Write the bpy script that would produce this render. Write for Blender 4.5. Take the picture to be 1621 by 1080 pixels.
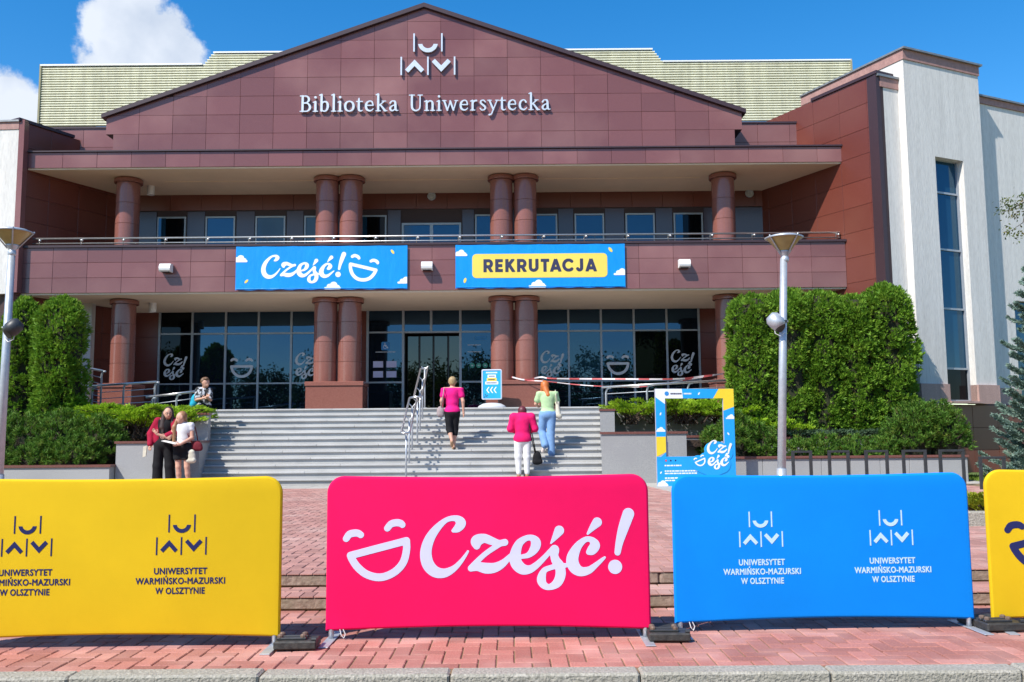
import bpy, bmesh, math, random
import numpy as np
from mathutils import Vector, Matrix
from mathutils.geometry import delaunay_2d_cdt

for o in list(bpy.data.objects):
    bpy.data.objects.remove(o, do_unlink=True)
S = bpy.context.scene
COL = S.collection
random.seed(7)
R = math.radians

# ------------------------------------------------------------------ camera
EYE = 1.243
cd = bpy.data.cameras.new('camera')
cam = bpy.data.objects.new('camera', cd)
COL.objects.link(cam)
cd.sensor_width = 36.0
cd.lens = 36.0 * 1450.0 / 1621.0
cd.clip_start = 0.05
cd.clip_end = 5000
cam.matrix_world = (Matrix.Translation((0, 0, EYE)) @ Matrix.Rotation(R(90) + math.atan(150 / 1450), 4, 'X')
                    @ Matrix.Rotation(-R(0.45), 4, 'Z'))
S.camera = cam
S.render.resolution_x, S.render.resolution_y = 1024, 682
S.view_settings.view_transform = 'Standard'
S.view_settings.look = 'None'
S.view_settings.gamma = 1.0
S.view_settings.use_curve_mapping = False
S.view_settings.exposure = 0.43

# ------------------------------------------------------------------ sky and sun
SUN = Vector((0.63, 0.66, -1.0)).normalized()       # direction the light travels
w = bpy.data.worlds.new('World')
S.world = w
w.use_nodes = True
nt = w.node_tree
nt.nodes.clear()
N = nt.nodes.new
L = nt.links.new
out = N('ShaderNodeOutputWorld')
bg = N('ShaderNodeBackground')
bg.inputs[1].default_value = 0.138
sky = N('ShaderNodeTexSky')
sky.sky_type = 'NISHITA'
sky.sun_disc = False
sky.sun_elevation = math.asin(-SUN.z)
sky.sun_rotation = math.atan2(-SUN.x, -SUN.y)
sky.air_density = 1.0
sky.dust_density = 0.25
sky.ozone_density = 3.0
tc = N('ShaderNodeTexCoord')
nz = N('ShaderNodeTexNoise')
nz.inputs['Scale'].default_value = 26
nz.inputs['Detail'].default_value = 9
nz.inputs['Roughness'].default_value = 0.62
L(tc.outputs['Generated'], nz.inputs['Vector'])
nz2 = N('ShaderNodeTexNoise')
nz2.inputs['Scale'].default_value = 14
nz2.inputs['Detail'].default_value = 5
L(tc.outputs['Generated'], nz2.inputs['Vector'])


def sky_dir(px, py):
    u, v = (px - 810.5) / 1450, -(py - 540) / 1450
    a = math.atan(150 / 1450)
    return Vector((u, math.cos(a) - v * math.sin(a), math.sin(a) + v * math.cos(a))).normalized()


# cumulus clouds: lumps of the sky, (direction, angular radius)
lumps = [(sky_dir(x, y), r / 1500) for x, y, r in (
    (215, 8, 34), (182, 45, 52), (240, 70, 62), (290, 88, 46), (196, 95, 62), (235, 120, 80), (222, -30, 40),
    (18, 152, 44), (48, 175, 40), (-25, 165, 70), (10, 200, 70))]
rs = random.Random(3)
for k in range(14):                                  # the same kind of cloud round the rest of the sky
    a, e = rs.uniform(R(60), R(300)), rs.uniform(R(12), R(40))
    for j in range(4):
        aa, ee = a + rs.uniform(-.09, .09), e + rs.uniform(-.03, .03)
        lumps.append((Vector((math.sin(aa) * math.cos(ee), math.cos(aa) * math.cos(ee), math.sin(ee))), rs.uniform(.04, .08)))
prev = None
for d, r in lumps:
    vm = N('ShaderNodeVectorMath')
    vm.operation = 'DISTANCE'
    L(tc.outputs['Generated'], vm.inputs[0])
    vm.inputs[1].default_value = d
    mm = N('ShaderNodeMath')
    mm.operation = 'MULTIPLY_ADD'
    L(vm.outputs['Value'], mm.inputs[0])
    mm.inputs[1].default_value = -1 / r
    mm.inputs[2].default_value = 1.0
    if prev is None:
        prev = mm
    else:
        mx = N('ShaderNodeMath')
        mx.operation = 'SMOOTH_MAX'
        mx.inputs[2].default_value = 0.18
        L(prev.outputs[0], mx.inputs[0])
        L(mm.outputs[0], mx.inputs[1])
        prev = mx
add = N('ShaderNodeMath')
add.operation = 'MULTIPLY_ADD'
L(nz.outputs['Fac'], add.inputs[0])
add.inputs[1].default_value = 1.5
L(prev.outputs[0], add.inputs[2])
mr = N('ShaderNodeMapRange')
mr.interpolation_type = 'SMOOTHSTEP'
L(add.outputs[0], mr.inputs[0])
mr.inputs[1].default_value = 0.72
mr.inputs[2].default_value = 1.06
ramp = N('ShaderNodeValToRGB')
ramp.color_ramp.elements[0].position = 0.3
ramp.color_ramp.elements[0].color = (0.46, 0.55, 0.70, 1)
ramp.color_ramp.elements[1].position = 0.62
ramp.color_ramp.elements[1].color = (0.74, 0.80, 0.90, 1)
L(nz2.outputs['Fac'], ramp.inputs[0])
sc = N('ShaderNodeVectorMath')
sc.operation = 'SCALE'
L(ramp.outputs[0], sc.inputs[0])
sc.inputs[3].default_value = 6.2
hsv = N('ShaderNodeHueSaturation')
hsv.inputs['Saturation'].default_value = 1.40
hsv.inputs['Value'].default_value = 1.1
L(sky.outputs[0], hsv.inputs['Color'])
mixc = N('ShaderNodeMix')
mixc.data_type = 'RGBA'
L(mr.outputs[0], mixc.inputs[0])
L(hsv.outputs[0], mixc.inputs[6])
L(sc.outputs[0], mixc.inputs[7])
L(mixc.outputs[2], bg.inputs[0])
L(bg.outputs[0], out.inputs[0])

sl = bpy.data.lights.new('sun', 'SUN')
sl.energy = 5.0
sl.angle = R(0.53)
sl.color = (1.0, 0.95, 0.87)
sun = bpy.data.objects.new('sun', sl)
COL.objects.link(sun)
sun.rotation_euler = SUN.to_track_quat('-Z', 'Y').to_euler()
sun.location = (-20, -15, 30)

# ------------------------------------------------------------------ helpers
ORG = {}                                             # world origin of every unrotated thing


def tag(o, label=None, cat=None, group=None, kind=None):
    if label: o['label'] = label
    if cat: o['category'] = cat
    if group: o['group'] = group
    if kind: o['kind'] = kind
    return o


def empty(name, loc, label=None, cat=None, group=None, rz=0.0, parent=None):
    o = bpy.data.objects.new(name, None)
    o.empty_display_size = 0.2
    COL.objects.link(o)
    loc = Vector(loc)
    if parent is not None:
        o.parent = parent
        o.location = loc - ORG[parent.name]
    else:
        o.location = loc
    o.rotation_euler = (0, 0, rz)
    ORG[o.name] = loc
    return tag(o, label, cat, group)


def make_mesh(name, verts, faces, mat=None, smooth=False, mats=None, mi=None):
    me = bpy.data.meshes.new(name)
    me.from_pydata([tuple(v) for v in verts], [], [tuple(f) for f in faces])
    for m in (mats or ([mat] if mat else [])):
        me.materials.append(m)
    if mi is not None:
        me.polygons.foreach_set('material_index', mi)
    if smooth:
        me.polygons.foreach_set('use_smooth', [True] * len(me.polygons))
    me.update()
    return me


def link(name, me, loc=(0, 0, 0), parent=None, local=False, rot=None):
    """loc is in world axes unless local (then it is in the parent's frame)"""
    o = bpy.data.objects.new(name, me)
    COL.objects.link(o)
    loc = Vector(loc)
    if parent is not None:
        o.parent = parent
        o.location = loc if local else loc - ORG[parent.name]
        ORG[o.name] = (ORG[parent.name] + loc) if local else loc
    else:
        o.location = loc
        ORG[o.name] = loc
    if rot is not None:
        o.rotation_euler = rot
    return o


class MB:
    """collects shapes of ONE piece, then builds it as one mesh object"""

    def __init__(s):
        s.v = []
        s.f = []

    def add(s, vs, fs):
        b = len(s.v)
        s.v += [tuple(v) for v in vs]
        s.f += [tuple(i + b for i in f) for f in fs]
        return s

    def box(s, x0, x1, y0, y1, z0, z1):
        return s.add([(x0, y0, z0), (x1, y0, z0), (x1, y1, z0), (x0, y1, z0), (x0, y0, z1), (x1, y0, z1), (x1, y1, z1), (x0, y1, z1)],
                     [(0, 3, 2, 1), (4, 5, 6, 7), (0, 1, 5, 4), (1, 2, 6, 5), (2, 3, 7, 6), (3, 0, 4, 7)])

    def bbox(s, x0, x1, y0, y1, z0, z1, b=0.01):
        """box with all edges chamfered"""
        bm = bmesh.new()
        bmesh.ops.create_cube(bm, size=1)
        for v in bm.verts:
            v.co = Vector((x0 + (v.co.x + .5) * (x1 - x0), y0 + (v.co.y + .5) * (y1 - y0), z0 + (v.co.z + .5) * (z1 - z0)))
        bmesh.ops.bevel(bm, geom=bm.edges[:], offset=b, segments=1, affect='EDGES', profile=0.5)
        bm.verts.index_update()
        s.add([v.co for v in bm.verts], [[v.index for v in f.verts] for f in bm.faces])
        bm.free()
        return s

    def prism(s, poly, y0, y1):
        """poly of (x, z), extruded from y0 (front) to y1"""
        n = len(poly)
        a = sum(poly[i][0] * poly[(i + 1) % n][1] - poly[(i + 1) % n][0] * poly[i][1] for i in range(n))
        if a < 0:
            poly = poly[::-1]
        vs = [(x, y0, z) for x, z in poly] + [(x, y1, z) for x, z in poly]
        fs = [tuple(range(n)), tuple(range(2 * n - 1, n - 1, -1))] + [((i + 1) % n, i, n + i, n + (i + 1) % n) for i in range(n)]
        return s.add(vs, fs)

    def prism_z(s, poly, z0, z1):
        n = len(poly)
        a = sum(poly[i][0] * poly[(i + 1) % n][1] - poly[(i + 1) % n][0] * poly[i][1] for i in range(n))
        if a < 0:
            poly = poly[::-1]
        vs = [(x, y, z0) for x, y in poly] + [(x, y, z1) for x, y in poly]
        fs = [tuple(range(n - 1, -1, -1)), tuple(range(n, 2 * n))] + [(i, (i + 1) % n, n + (i + 1) % n, n + i) for i in range(n)]
        return s.add(vs, fs)

    def tube(s, pts, r, n=8, cap=True):
        pts = [Vector(p) for p in pts]
        rr = r if isinstance(r, (list, tuple)) else [r] * len(pts)
        b = len(s.v)
        up = Vector((0, 0, 1))
        prevx = None
        for i, p in enumerate(pts):
            t = (pts[min(i + 1, len(pts) - 1)] - pts[max(i - 1, 0)]).normalized()
            if prevx is None:
                ref = up if abs(t.z) < .95 else Vector((0, 1, 0))
                x = t.cross(ref).normalized()
            else:
                x = (prevx - t * prevx.dot(t)).normalized()
            prevx = x
            y = t.cross(x)
            for k in range(n):
                a = 2 * math.pi * k / n
                s.v.append(tuple(p + (x * math.cos(a) + y * math.sin(a)) * rr[i]))
        for i in range(len(pts) - 1):
            for k in range(n):
                s.f.append((b + i * n + k, b + (i + 1) * n + k, b + (i + 1) * n + (k + 1) % n, b + i * n + (k + 1) % n))
        if cap:
            s.f.append(tuple(b + k for k in range(n)))
            s.f.append(tuple(b + (len(pts) - 1) * n + k for k in range(n - 1, -1, -1)))
        return s

    def lathe(s, prof, n=24, c=(0, 0, 0), cap=True):
        b = len(s.v)
        for r, z in prof:
            for k in range(n):
                a = 2 * math.pi * k / n
                s.v.append((c[0] + r * math.cos(a), c[1] + r * math.sin(a), c[2] + z))
        for i in range(len(prof) - 1):
            for k in range(n):
                s.f.append((b + i * n + k, b + i * n + (k + 1) % n, b + (i + 1) * n + (k + 1) % n, b + (i + 1) * n + k))
        if cap:
            s.f.append(tuple(b + k for k in range(n - 1, -1, -1)))
            s.f.append(tuple(b + (len(prof) - 1) * n + k for k in range(n)))
        return s

    def build(s, name, mat, parent=None, local=False, smooth=False, base=None):
        v = np.array(s.v, dtype=float)
        if local:
            return link(name, make_mesh(name, v, s.f, mat, smooth), (0, 0, 0), parent, True)
        lo, hi = v.min(0), v.max(0)
        o = base or ((lo[0] + hi[0]) / 2, (lo[1] + hi[1]) / 2, lo[2])
        return link(name, make_mesh(name, v - np.array(o), s.f, mat, smooth), o, parent)


def smooth_edges(o, ang=35):
    me = o.data
    me.polygons.foreach_set('use_smooth', [True] * len(me.polygons))
    me.set_sharp_from_angle(angle=R(ang))
    return o


# ------------------------------------------------------------------ materials
def new_mat(name):
    m = bpy.data.materials.new(name)
    m.use_nodes = True
    t = m.node_tree
    t.nodes.clear()
    o = t.nodes.new('ShaderNodeOutputMaterial')
    b = t.nodes.new('ShaderNodeBsdfPrincipled')
    t.links.new(b.outputs[0], o.inputs[0])
    return m, t, b


def rnd_node(t):
    """a random number for each piece: object random + mesh-island random"""
    oi = t.nodes.new('ShaderNodeObjectInfo')
    ge = t.nodes.new('ShaderNodeNewGeometry')
    a = t.nodes.new('ShaderNodeMath')
    a.operation = 'ADD'
    t.links.new(oi.outputs['Random'], a.inputs[0])
    t.links.new(ge.outputs['Random Per Island'], a.inputs[1])
    f = t.nodes.new('ShaderNodeMath')
    f.operation = 'FRACT'
    t.links.new(a.outputs[0], f.inputs[0])
    return f.outputs[0], ge.outputs['Position']


def mat(name, c1, c2=None, scale=30.0, rough=0.6, var=0.0, bump=0.0, bscale=None, detail=5, metallic=0.0, spec=0.5,
        big=None, bigscale=0.7, ramp=(0.35, 0.65), coat=0.0, stretch=None, streak=0.0):
    """mottled surface: fine mix of c1 and c2, large blotches towards `big`, brightness varied piece by piece"""
    m, t, b = new_mat(name)
    n = t.nodes.new
    l = t.links.new
    rnd, pos = rnd_node(t)
    c2 = c2 or c1
    vec = pos
    if stretch:
        mp = n('ShaderNodeMapping')
        mp.inputs['Scale'].default_value = stretch
        l(pos, mp.inputs[0])
        vec = mp.outputs[0]
    nz = n('ShaderNodeTexNoise')
    nz.inputs['Scale'].default_value = scale
    nz.inputs['Detail'].default_value = detail
    nz.inputs['Roughness'].default_value = 0.6
    l(vec, nz.inputs['Vector'])
    mr = n('ShaderNodeMapRange')
    mr.inputs[1].default_value, mr.inputs[2].default_value = ramp
    l(nz.outputs['Fac'], mr.inputs[0])
    mx = n('ShaderNodeMix')
    mx.data_type = 'RGBA'
    l(mr.outputs[0], mx.inputs[0])
    mx.inputs[6].default_value = (*c1, 1)
    mx.inputs[7].default_value = (*c2, 1)
    col = mx.outputs[2]
    if big:
        nb = n('ShaderNodeTexNoise')
        nb.inputs['Scale'].default_value = bigscale
        nb.inputs['Detail'].default_value = 4
        l(pos, nb.inputs['Vector'])
        mb = n('ShaderNodeMapRange')
        mb.inputs[1].default_value, mb.inputs[2].default_value = 0.45, 0.75
        l(nb.outputs['Fac'], mb.inputs[0])
        m2 = n('ShaderNodeMix')
        m2.data_type = 'RGBA'
        l(mb.outputs[0], m2.inputs[0])
        l(col, m2.inputs[6])
        m2.inputs[7].default_value = (*big, 1)
        col = m2.outputs[2]
    if streak:
        mp = n('ShaderNodeMapping')
        mp.inputs['Scale'].default_value = (7, 7, 0.35)
        l(pos, mp.inputs[0])
        ns = n('ShaderNodeTexNoise')
        ns.inputs['Scale'].default_value = 1.0
        ns.inputs['Detail'].default_value = 6
        l(mp.outputs[0], ns.inputs['Vector'])
        ms = n('ShaderNodeMapRange')
        ms.inputs[1].default_value, ms.inputs[2].default_value = 0.35, 0.7
        ms.inputs[3].default_value, ms.inputs[4].default_value = 1.0, 1.0 - streak
        l(ns.outputs['Fac'], ms.inputs[0])
        vs = n('ShaderNodeVectorMath')
        vs.operation = 'SCALE'
        l(col, vs.inputs[0])
        l(ms.outputs[0], vs.inputs[3])
        col = vs.outputs[0]
    if var:
        mv = n('ShaderNodeMapRange')
        mv.inputs[3].default_value, mv.inputs[4].default_value = 1 - var, 1 + var
        l(rnd, mv.inputs[0])
        vs = n('ShaderNodeVectorMath')
        vs.operation = 'SCALE'
        l(col, vs.inputs[0])
        l(mv.outputs[0], vs.inputs[3])
        col = vs.outputs[0]
    l(col, b.inputs['Base Color'])
    b.inputs['Roughness'].default_value = rough
    b.inputs['Metallic'].default_value = metallic
    b.inputs['Specular IOR Level'].default_value = spec
    if coat:
        b.inputs['Coat Weight'].default_value = coat
        b.inputs['Coat Roughness'].default_value = 0.08
    if bump:
        nb = n('ShaderNodeTexNoise')
        nb.inputs['Scale'].default_value = bscale or scale
        nb.inputs['Detail'].default_value = 6
        l(vec, nb.inputs['Vector'])
        bp = n('ShaderNodeBump')
        bp.inputs['Strength'].default_value = bump
        bp.inputs['Distance'].default_value = 0.02
        l(nb.outputs['Fac'], bp.inputs['Height'])
        l(bp.outputs[0], b.inputs['Normal'])
    return m


def leaf_mat(name, c1, c2, c3=None, trans=0.35, rough=0.6, clump=2.2):
    """foliage: colour varied leaf by leaf and clump by clump, some light passes through"""
    m = bpy.data.materials.new(name)
    m.use_nodes = True
    t = m.node_tree
    t.nodes.clear()
    n = t.nodes.new
    l = t.links.new
    o = n('ShaderNodeOutputMaterial')
    ge = n('ShaderNodeNewGeometry')
    mx = n('ShaderNodeMix')
    mx.data_type = 'RGBA'
    l(ge.outputs['Random Per Island'], mx.inputs[0])
    mx.inputs[6].default_value = (*c1, 1)
    mx.inputs[7].default_value = (*c2, 1)
    col = mx.outputs[2]
    if c3:
        nz = n('ShaderNodeTexNoise')
        nz.inputs['Scale'].default_value = clump
        nz.inputs['Detail'].default_value = 3
        l(ge.outputs['Position'], nz.inputs['Vector'])
        mr = n('ShaderNodeMapRange')
        mr.inputs[1].default_value, mr.inputs[2].default_value = .52, .72
        l(nz.outputs['Fac'], mr.inputs[0])
        m2 = n('ShaderNodeMix')
        m2.data_type = 'RGBA'
        l(mr.outputs[0], m2.inputs[0])
        l(col, m2.inputs[6])
        m2.inputs[7].default_value = (*c3, 1)
        col = m2.outputs[2]
    b = n('ShaderNodeBsdfPrincipled')
    b.inputs['Roughness'].default_value = rough
    b.inputs['Specular IOR Level'].default_value = 0.25
    l(col, b.inputs['Base Color'])
    tr = n('ShaderNodeBsdfTranslucent')
    l(col, tr.inputs[0])
    ms = n('ShaderNodeMixShader')
    ms.inputs[0].default_value = trans
    l(b.outputs[0], ms.inputs[1])
    l(tr.outputs[0], ms.inputs[2])
    l(ms.outputs[0], o.inputs[0])
    return m


def glass_mat(name, dark, tint, ior):
    m = bpy.data.materials.new(name)
    m.use_nodes = True
    t = m.node_tree
    t.nodes.clear()
    n = t.nodes.new
    l = t.links.new
    o = n('ShaderNodeOutputMaterial')
    d = n('ShaderNodeBsdfDiffuse')
    d.inputs[0].default_value = (*dark, 1)
    g = n('ShaderNodeBsdfGlossy')
    g.inputs['Color'].default_value = (*tint, 1)
    g.inputs['Roughness'].default_value = 0.012
    rnd, pos = rnd_node(t)
    nz = n('ShaderNodeTexNoise')
    nz.inputs['Scale'].default_value = 1.1
    nz.inputs['Detail'].default_value = 1
    l(pos, nz.inputs['Vector'])
    bp = n('ShaderNodeBump')
    bp.inputs['Strength'].default_value = 0.06
    bp.inputs['Distance'].default_value = 0.05
    l(nz.outputs['Fac'], bp.inputs['Height'])
    l(bp.outputs[0], g.inputs['Normal'])
    f = n('ShaderNodeFresnel')
    f.inputs[0].default_value = ior
    ms = n('ShaderNodeMixShader')
    l(f.outputs[0], ms.inputs[0])
    l(d.outputs[0], ms.inputs[1])
    l(g.outputs[0], ms.inputs[2])
    l(ms.outputs[0], o.inputs[0])
    return m


def brick_mat(name, c1, c2, dust):
    """clay pavers: colour by piece, pale dust in patches"""
    return mat(name, c1, c2, scale=90, rough=0.85, var=0.19, bump=0.25, bscale=160, big=dust, bigscale=2.1, spec=0.25)


M = {}
M['granite'] = mat('red granite', (0.225, 0.090, 0.087), (0.13, 0.048, 0.047), scale=70, rough=0.22, var=0.13, big=(0.255, 0.122, 0.112), bigscale=.45, ramp=(.3, .7), detail=8)
M['granite_dark'] = mat('dark granite joint', (0.05, 0.022, 0.024), (0.035, 0.016, 0.018), scale=60, rough=0.6)
M['granite_cap'] = mat('dark red coping', (0.055, 0.028, 0.034), (0.035, 0.018, 0.022), scale=50, rough=0.4)
M['granite_col'] = mat('red granite column', (0.285, 0.115, 0.090), (0.17, 0.062, 0.048), scale=70, rough=0.14, var=0.06, ramp=(.3, .7), detail=8)
M['granite_red'] = mat('brownish red granite', (0.175, 0.046, 0.031), (0.105, 0.025, 0.018), scale=70, rough=0.30, var=0.07, big=(0.16, 0.05, 0.034), bigscale=.5, ramp=(.3, .7), detail=8)
M['slate'] = mat('grey violet panel', (0.085, 0.075, 0.105), (0.06, 0.052, 0.075), scale=50, rough=0.22, var=0.06)
M['soffit'] = mat('beige soffit plaster', (0.78, 0.61, 0.44), (0.74, 0.58, 0.42), scale=3, rough=0.85, big=(0.70, 0.55, 0.40), bigscale=.8)
M['render'] = mat('white rough render', (0.70, 0.68, 0.645), (0.58, 0.56, 0.53), scale=1.0, stretch=(28, 28, 5), rough=0.95, bump=0.35, bscale=1.6, streak=0.13, ramp=(.42, .75))
M['pinkstone'] = mat('pale pink stone', (0.50, 0.33, 0.29), (0.40, 0.26, 0.23), scale=40, rough=0.7, streak=.15)
M['pinkband'] = mat('pink parapet band', (0.42, 0.24, 0.21), (0.34, 0.19, 0.17), scale=12, rough=0.7, streak=.15)
M['zinc'] = mat('zinc coping', (0.33, 0.33, 0.32), (0.25, 0.25, 0.25), scale=6, rough=0.45, metallic=.6)
M['louvre'] = mat('cream metal louvre', (0.78, 0.76, 0.58), (0.70, 0.68, 0.50), scale=3, rough=0.55, streak=.22)
M['louvre_dark'] = mat('louvre shadow gap backing', (0.30, 0.28, 0.17), (0.25, 0.23, 0.14), scale=3, rough=0.8)
M['alu'] = mat('grey aluminium frame', (0.36, 0.39, 0.43), (0.32, 0.35, 0.39), scale=5, rough=0.4, metallic=.3)
M['steel'] = mat('brushed steel', (0.62, 0.61, 0.60), (0.5, 0.49, 0.48), scale=30, rough=0.3, metallic=.85)
M['galv'] = mat('galvanised grey steel', (0.50, 0.53, 0.57), (0.42, 0.45, 0.49), scale=14, rough=0.42, metallic=.45)
M['letters'] = mat('silver sign metal', (0.66, 0.70, 0.75), (0.60, 0.64, 0.69), scale=10, rough=0.35, metallic=.35)
M['glass'] = glass_mat('facade glass', (0.006, 0.011, 0.018), (0.28, 0.56, 0.90), 1.95)
M['glass_dark'] = glass_mat('dark glass', (0.003, 0.004, 0.005), (0.35, 0.42, 0.5), 1.45)
M['glass_blue'] = glass_mat('blue window glass', (0.010, 0.040, 0.075), (0.40, 0.68, 0.95), 1.8)
M['glass_mirror'] = glass_mat('door glass', (0.008, 0.009, 0.008), (0.5, 0.55, 0.55), 2.0)
M['interior'] = mat('dim interior', (0.03, 0.03, 0.032), (0.02, 0.02, 0.022), scale=4, rough=0.8)
M['blind'] = mat('grey blue blinds', (0.07, 0.09, 0.12), (0.05, 0.065, 0.09), scale=1.0, stretch=(40, 1, 1), rough=0.6)
M['step'] = mat('grey granite step', (0.53, 0.525, 0.51), (0.34, 0.34, 0.33), scale=85, rough=0.6, var=0.08, big=(0.36, 0.36, 0.35), bigscale=1.6, ramp=(.3, .7), detail=8)
M['greystone'] = mat('grey granite wall', (0.37, 0.37, 0.365), (0.235, 0.24, 0.245), scale=70, rough=0.6, var=0.05, big=(0.28, 0.28, 0.285), bigscale=1.4, ramp=(.3, .7), detail=8)
M['redcap'] = mat('brown red wall cap', (0.19, 0.075, 0.06), (0.12, 0.045, 0.038), scale=60, rough=0.35)
M['paver'] = brick_mat('red clay pavers', (0.43, 0.185, 0.15), (0.32, 0.13, 0.105), (0.50, 0.28, 0.24))
M['paver_far'] = brick_mat('rose clay pavers', (0.43, 0.23, 0.195), (0.34, 0.17, 0.145), (0.45, 0.29, 0.25))
M['sandjoint'] = mat('sandy joint', (0.24, 0.17, 0.09), (0.15, 0.10, 0.055), scale=30, rough=0.95)
M['kerb'] = mat('weathered concrete kerb', (0.44, 0.41, 0.35), (0.24, 0.225, 0.185), scale=55, rough=0.9, bump=0.7, bscale=70, big=(0.30, 0.285, 0.23), bigscale=3)
M['stepstone'] = mat('brown grey step stone', (0.33, 0.25, 0.20), (0.19, 0.135, 0.105), scale=26, rough=0.9, bump=.6, big=(0.2, 0.17, 0.12), bigscale=3)
M['asphalt'] = mat('asphalt', (0.055, 0.055, 0.056), (0.035, 0.035, 0.036), scale=120, rough=0.9, bump=.5)
M['lawn'] = mat('lawn', (0.07, 0.12, 0.02), (0.10, 0.15, 0.03), scale=8, rough=0.95)
M['soil'] = mat('bark mulch soil', (0.09, 0.055, 0.035), (0.04, 0.025, 0.018), scale=22, rough=0.95, bump=.8)
M['slab'] = mat('pale concrete slab', (0.42, 0.40, 0.36), (0.34, 0.325, 0.29), scale=20, rough=0.9, var=.05)
M['black'] = mat('black rubber', (0.018, 0.018, 0.018), (0.045, 0.042, 0.038), scale=30, rough=0.65, bump=.3)
M['blackmetal'] = mat('charcoal steel', (0.035, 0.038, 0.042), (0.025, 0.027, 0.03), scale=10, rough=0.45)
M['rust'] = mat('worn bolt', (0.23, 0.16, 0.12), (0.12, 0.085, 0.065), scale=30, rough=0.6, metallic=.4)
M['white'] = mat('white plastic', (0.78, 0.78, 0.77), (0.74, 0.74, 0.73), scale=6, rough=0.5)
M['trunk'] = mat('bark', (0.10, 0.07, 0.05), (0.05, 0.035, 0.025), scale=18, rough=0.95, bump=.6)


def cloth(name, c, rough=0.85, c2=None, bs=260, bump=.12, spec=.2):
    return mat(name, c, c2 or tuple(x * .93 for x in c), scale=2.2, rough=rough, bump=bump, bscale=bs, spec=spec)


M['f_yellow'] = cloth('yellow stretch fabric', (0.68, 0.44, 0.009))
M['f_pink'] = cloth('hot pink stretch fabric', (0.80, 0.003, 0.10))
M['f_blue'] = cloth('azure stretch fabric', (0.0, 0.235, 0.80))
M['p_navy'] = cloth('navy print', (0.018, 0.022, 0.10))
M['p_lilac'] = cloth('pale lilac print', (0.60, 0.60, 0.86))
M['p_pale'] = cloth('pale blue print', (0.52, 0.70, 0.84))
M['b_blue'] = mat('blue banner vinyl', (0.0, 0.27, 0.80), (0.0, 0.24, 0.74), scale=.9, rough=0.33, stretch=(1.3, 1, .5), bump=1.0, bscale=3.2)
M['b_white'] = mat('white banner print', (0.80, 0.84, 0.90), (0.76, 0.80, 0.87), scale=.9, rough=0.4)
M['b_yellow'] = mat('yellow banner print', (0.80, 0.62, 0.10), (0.74, 0.57, 0.09), scale=.9, rough=0.4)
M['b_navy'] = mat('dark navy banner print', (0.028, 0.028, 0.075), (0.035, 0.035, 0.085), scale=.9, rough=0.45)
M['decal'] = mat('frosted white decal', (0.62, 0.66, 0.72), (0.58, 0.62, 0.68), scale=3, rough=.6)
# ------------------------------------------------------------------ lettering: brush strokes -> outlines -> solid letters
def catmull(pts, n=14, closed=False):
    P = [np.array(p, float) for p in pts]
    if len(P) == 2:
        return [P[0] + (P[1] - P[0]) * k / 24 for k in range(25)]
    out = []
    m = len(P)
    rng = range(m) if closed else range(m - 1)
    for i in rng:
        p1, p2 = P[i], P[(i + 1) % m]
        p0 = P[(i - 1) % m] if (closed or i > 0) else 2 * p1 - p2
        p3 = P[(i + 2) % m] if (closed or i + 2 < m) else 2 * p2 - p1
        for k in range(n):
            t = k / n
            out.append(0.5 * (2 * p1 + (p2 - p0) * t + (2 * p0 - 5 * p1 + 4 * p2 - p3) * t * t + (3 * p1 - p0 - 3 * p2 + p3) * t ** 3))
    if not closed:
        out.append(P[-1])
    return out


def outlines(strokes, cell):
    """union of round-brush strokes [(x, y, r)...] as closed outlines"""
    dots = []
    for s in strokes:
        closed = s[0] == 'loop'
        pts = s[1:] if closed else s
        if len(pts) == 1:
            dots.append(np.array(pts[0], float))
        elif closed and s[0] == 'loop':
            dots += catmull(pts, 20, True)
        else:
            dots += catmull(pts, 20)
    D = np.array(dots)
    x0, x1 = (D[:, 0] - D[:, 2]).min() - 3 * cell, (D[:, 0] + D[:, 2]).max() + 3 * cell
    y0, y1 = (D[:, 1] - D[:, 2]).min() - 3 * cell, (D[:, 1] + D[:, 2]).max() + 3 * cell
    nx, ny = int((x1 - x0) / cell) + 2, int((y1 - y0) / cell) + 2
    F = np.full((ny, nx), 9 * cell)
    gx, gy = x0 + np.arange(nx) * cell, y0 + np.arange(ny) * cell
    for x, y, r in D:
        m = r + 3 * cell
        i0, i1 = max(0, int((x - m - x0) / cell)), min(nx, int((x + m - x0) / cell) + 2)
        j0, j1 = max(0, int((y - m - y0) / cell)), min(ny, int((y + m - y0) / cell) + 2)
        d = np.hypot(gx[None, i0:i1] - x, gy[j0:j1, None] - y) - r
        F[j0:j1, i0:i1] = np.minimum(F[j0:j1, i0:i1], d)
    return march(F, x0, y0, cell)


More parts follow.
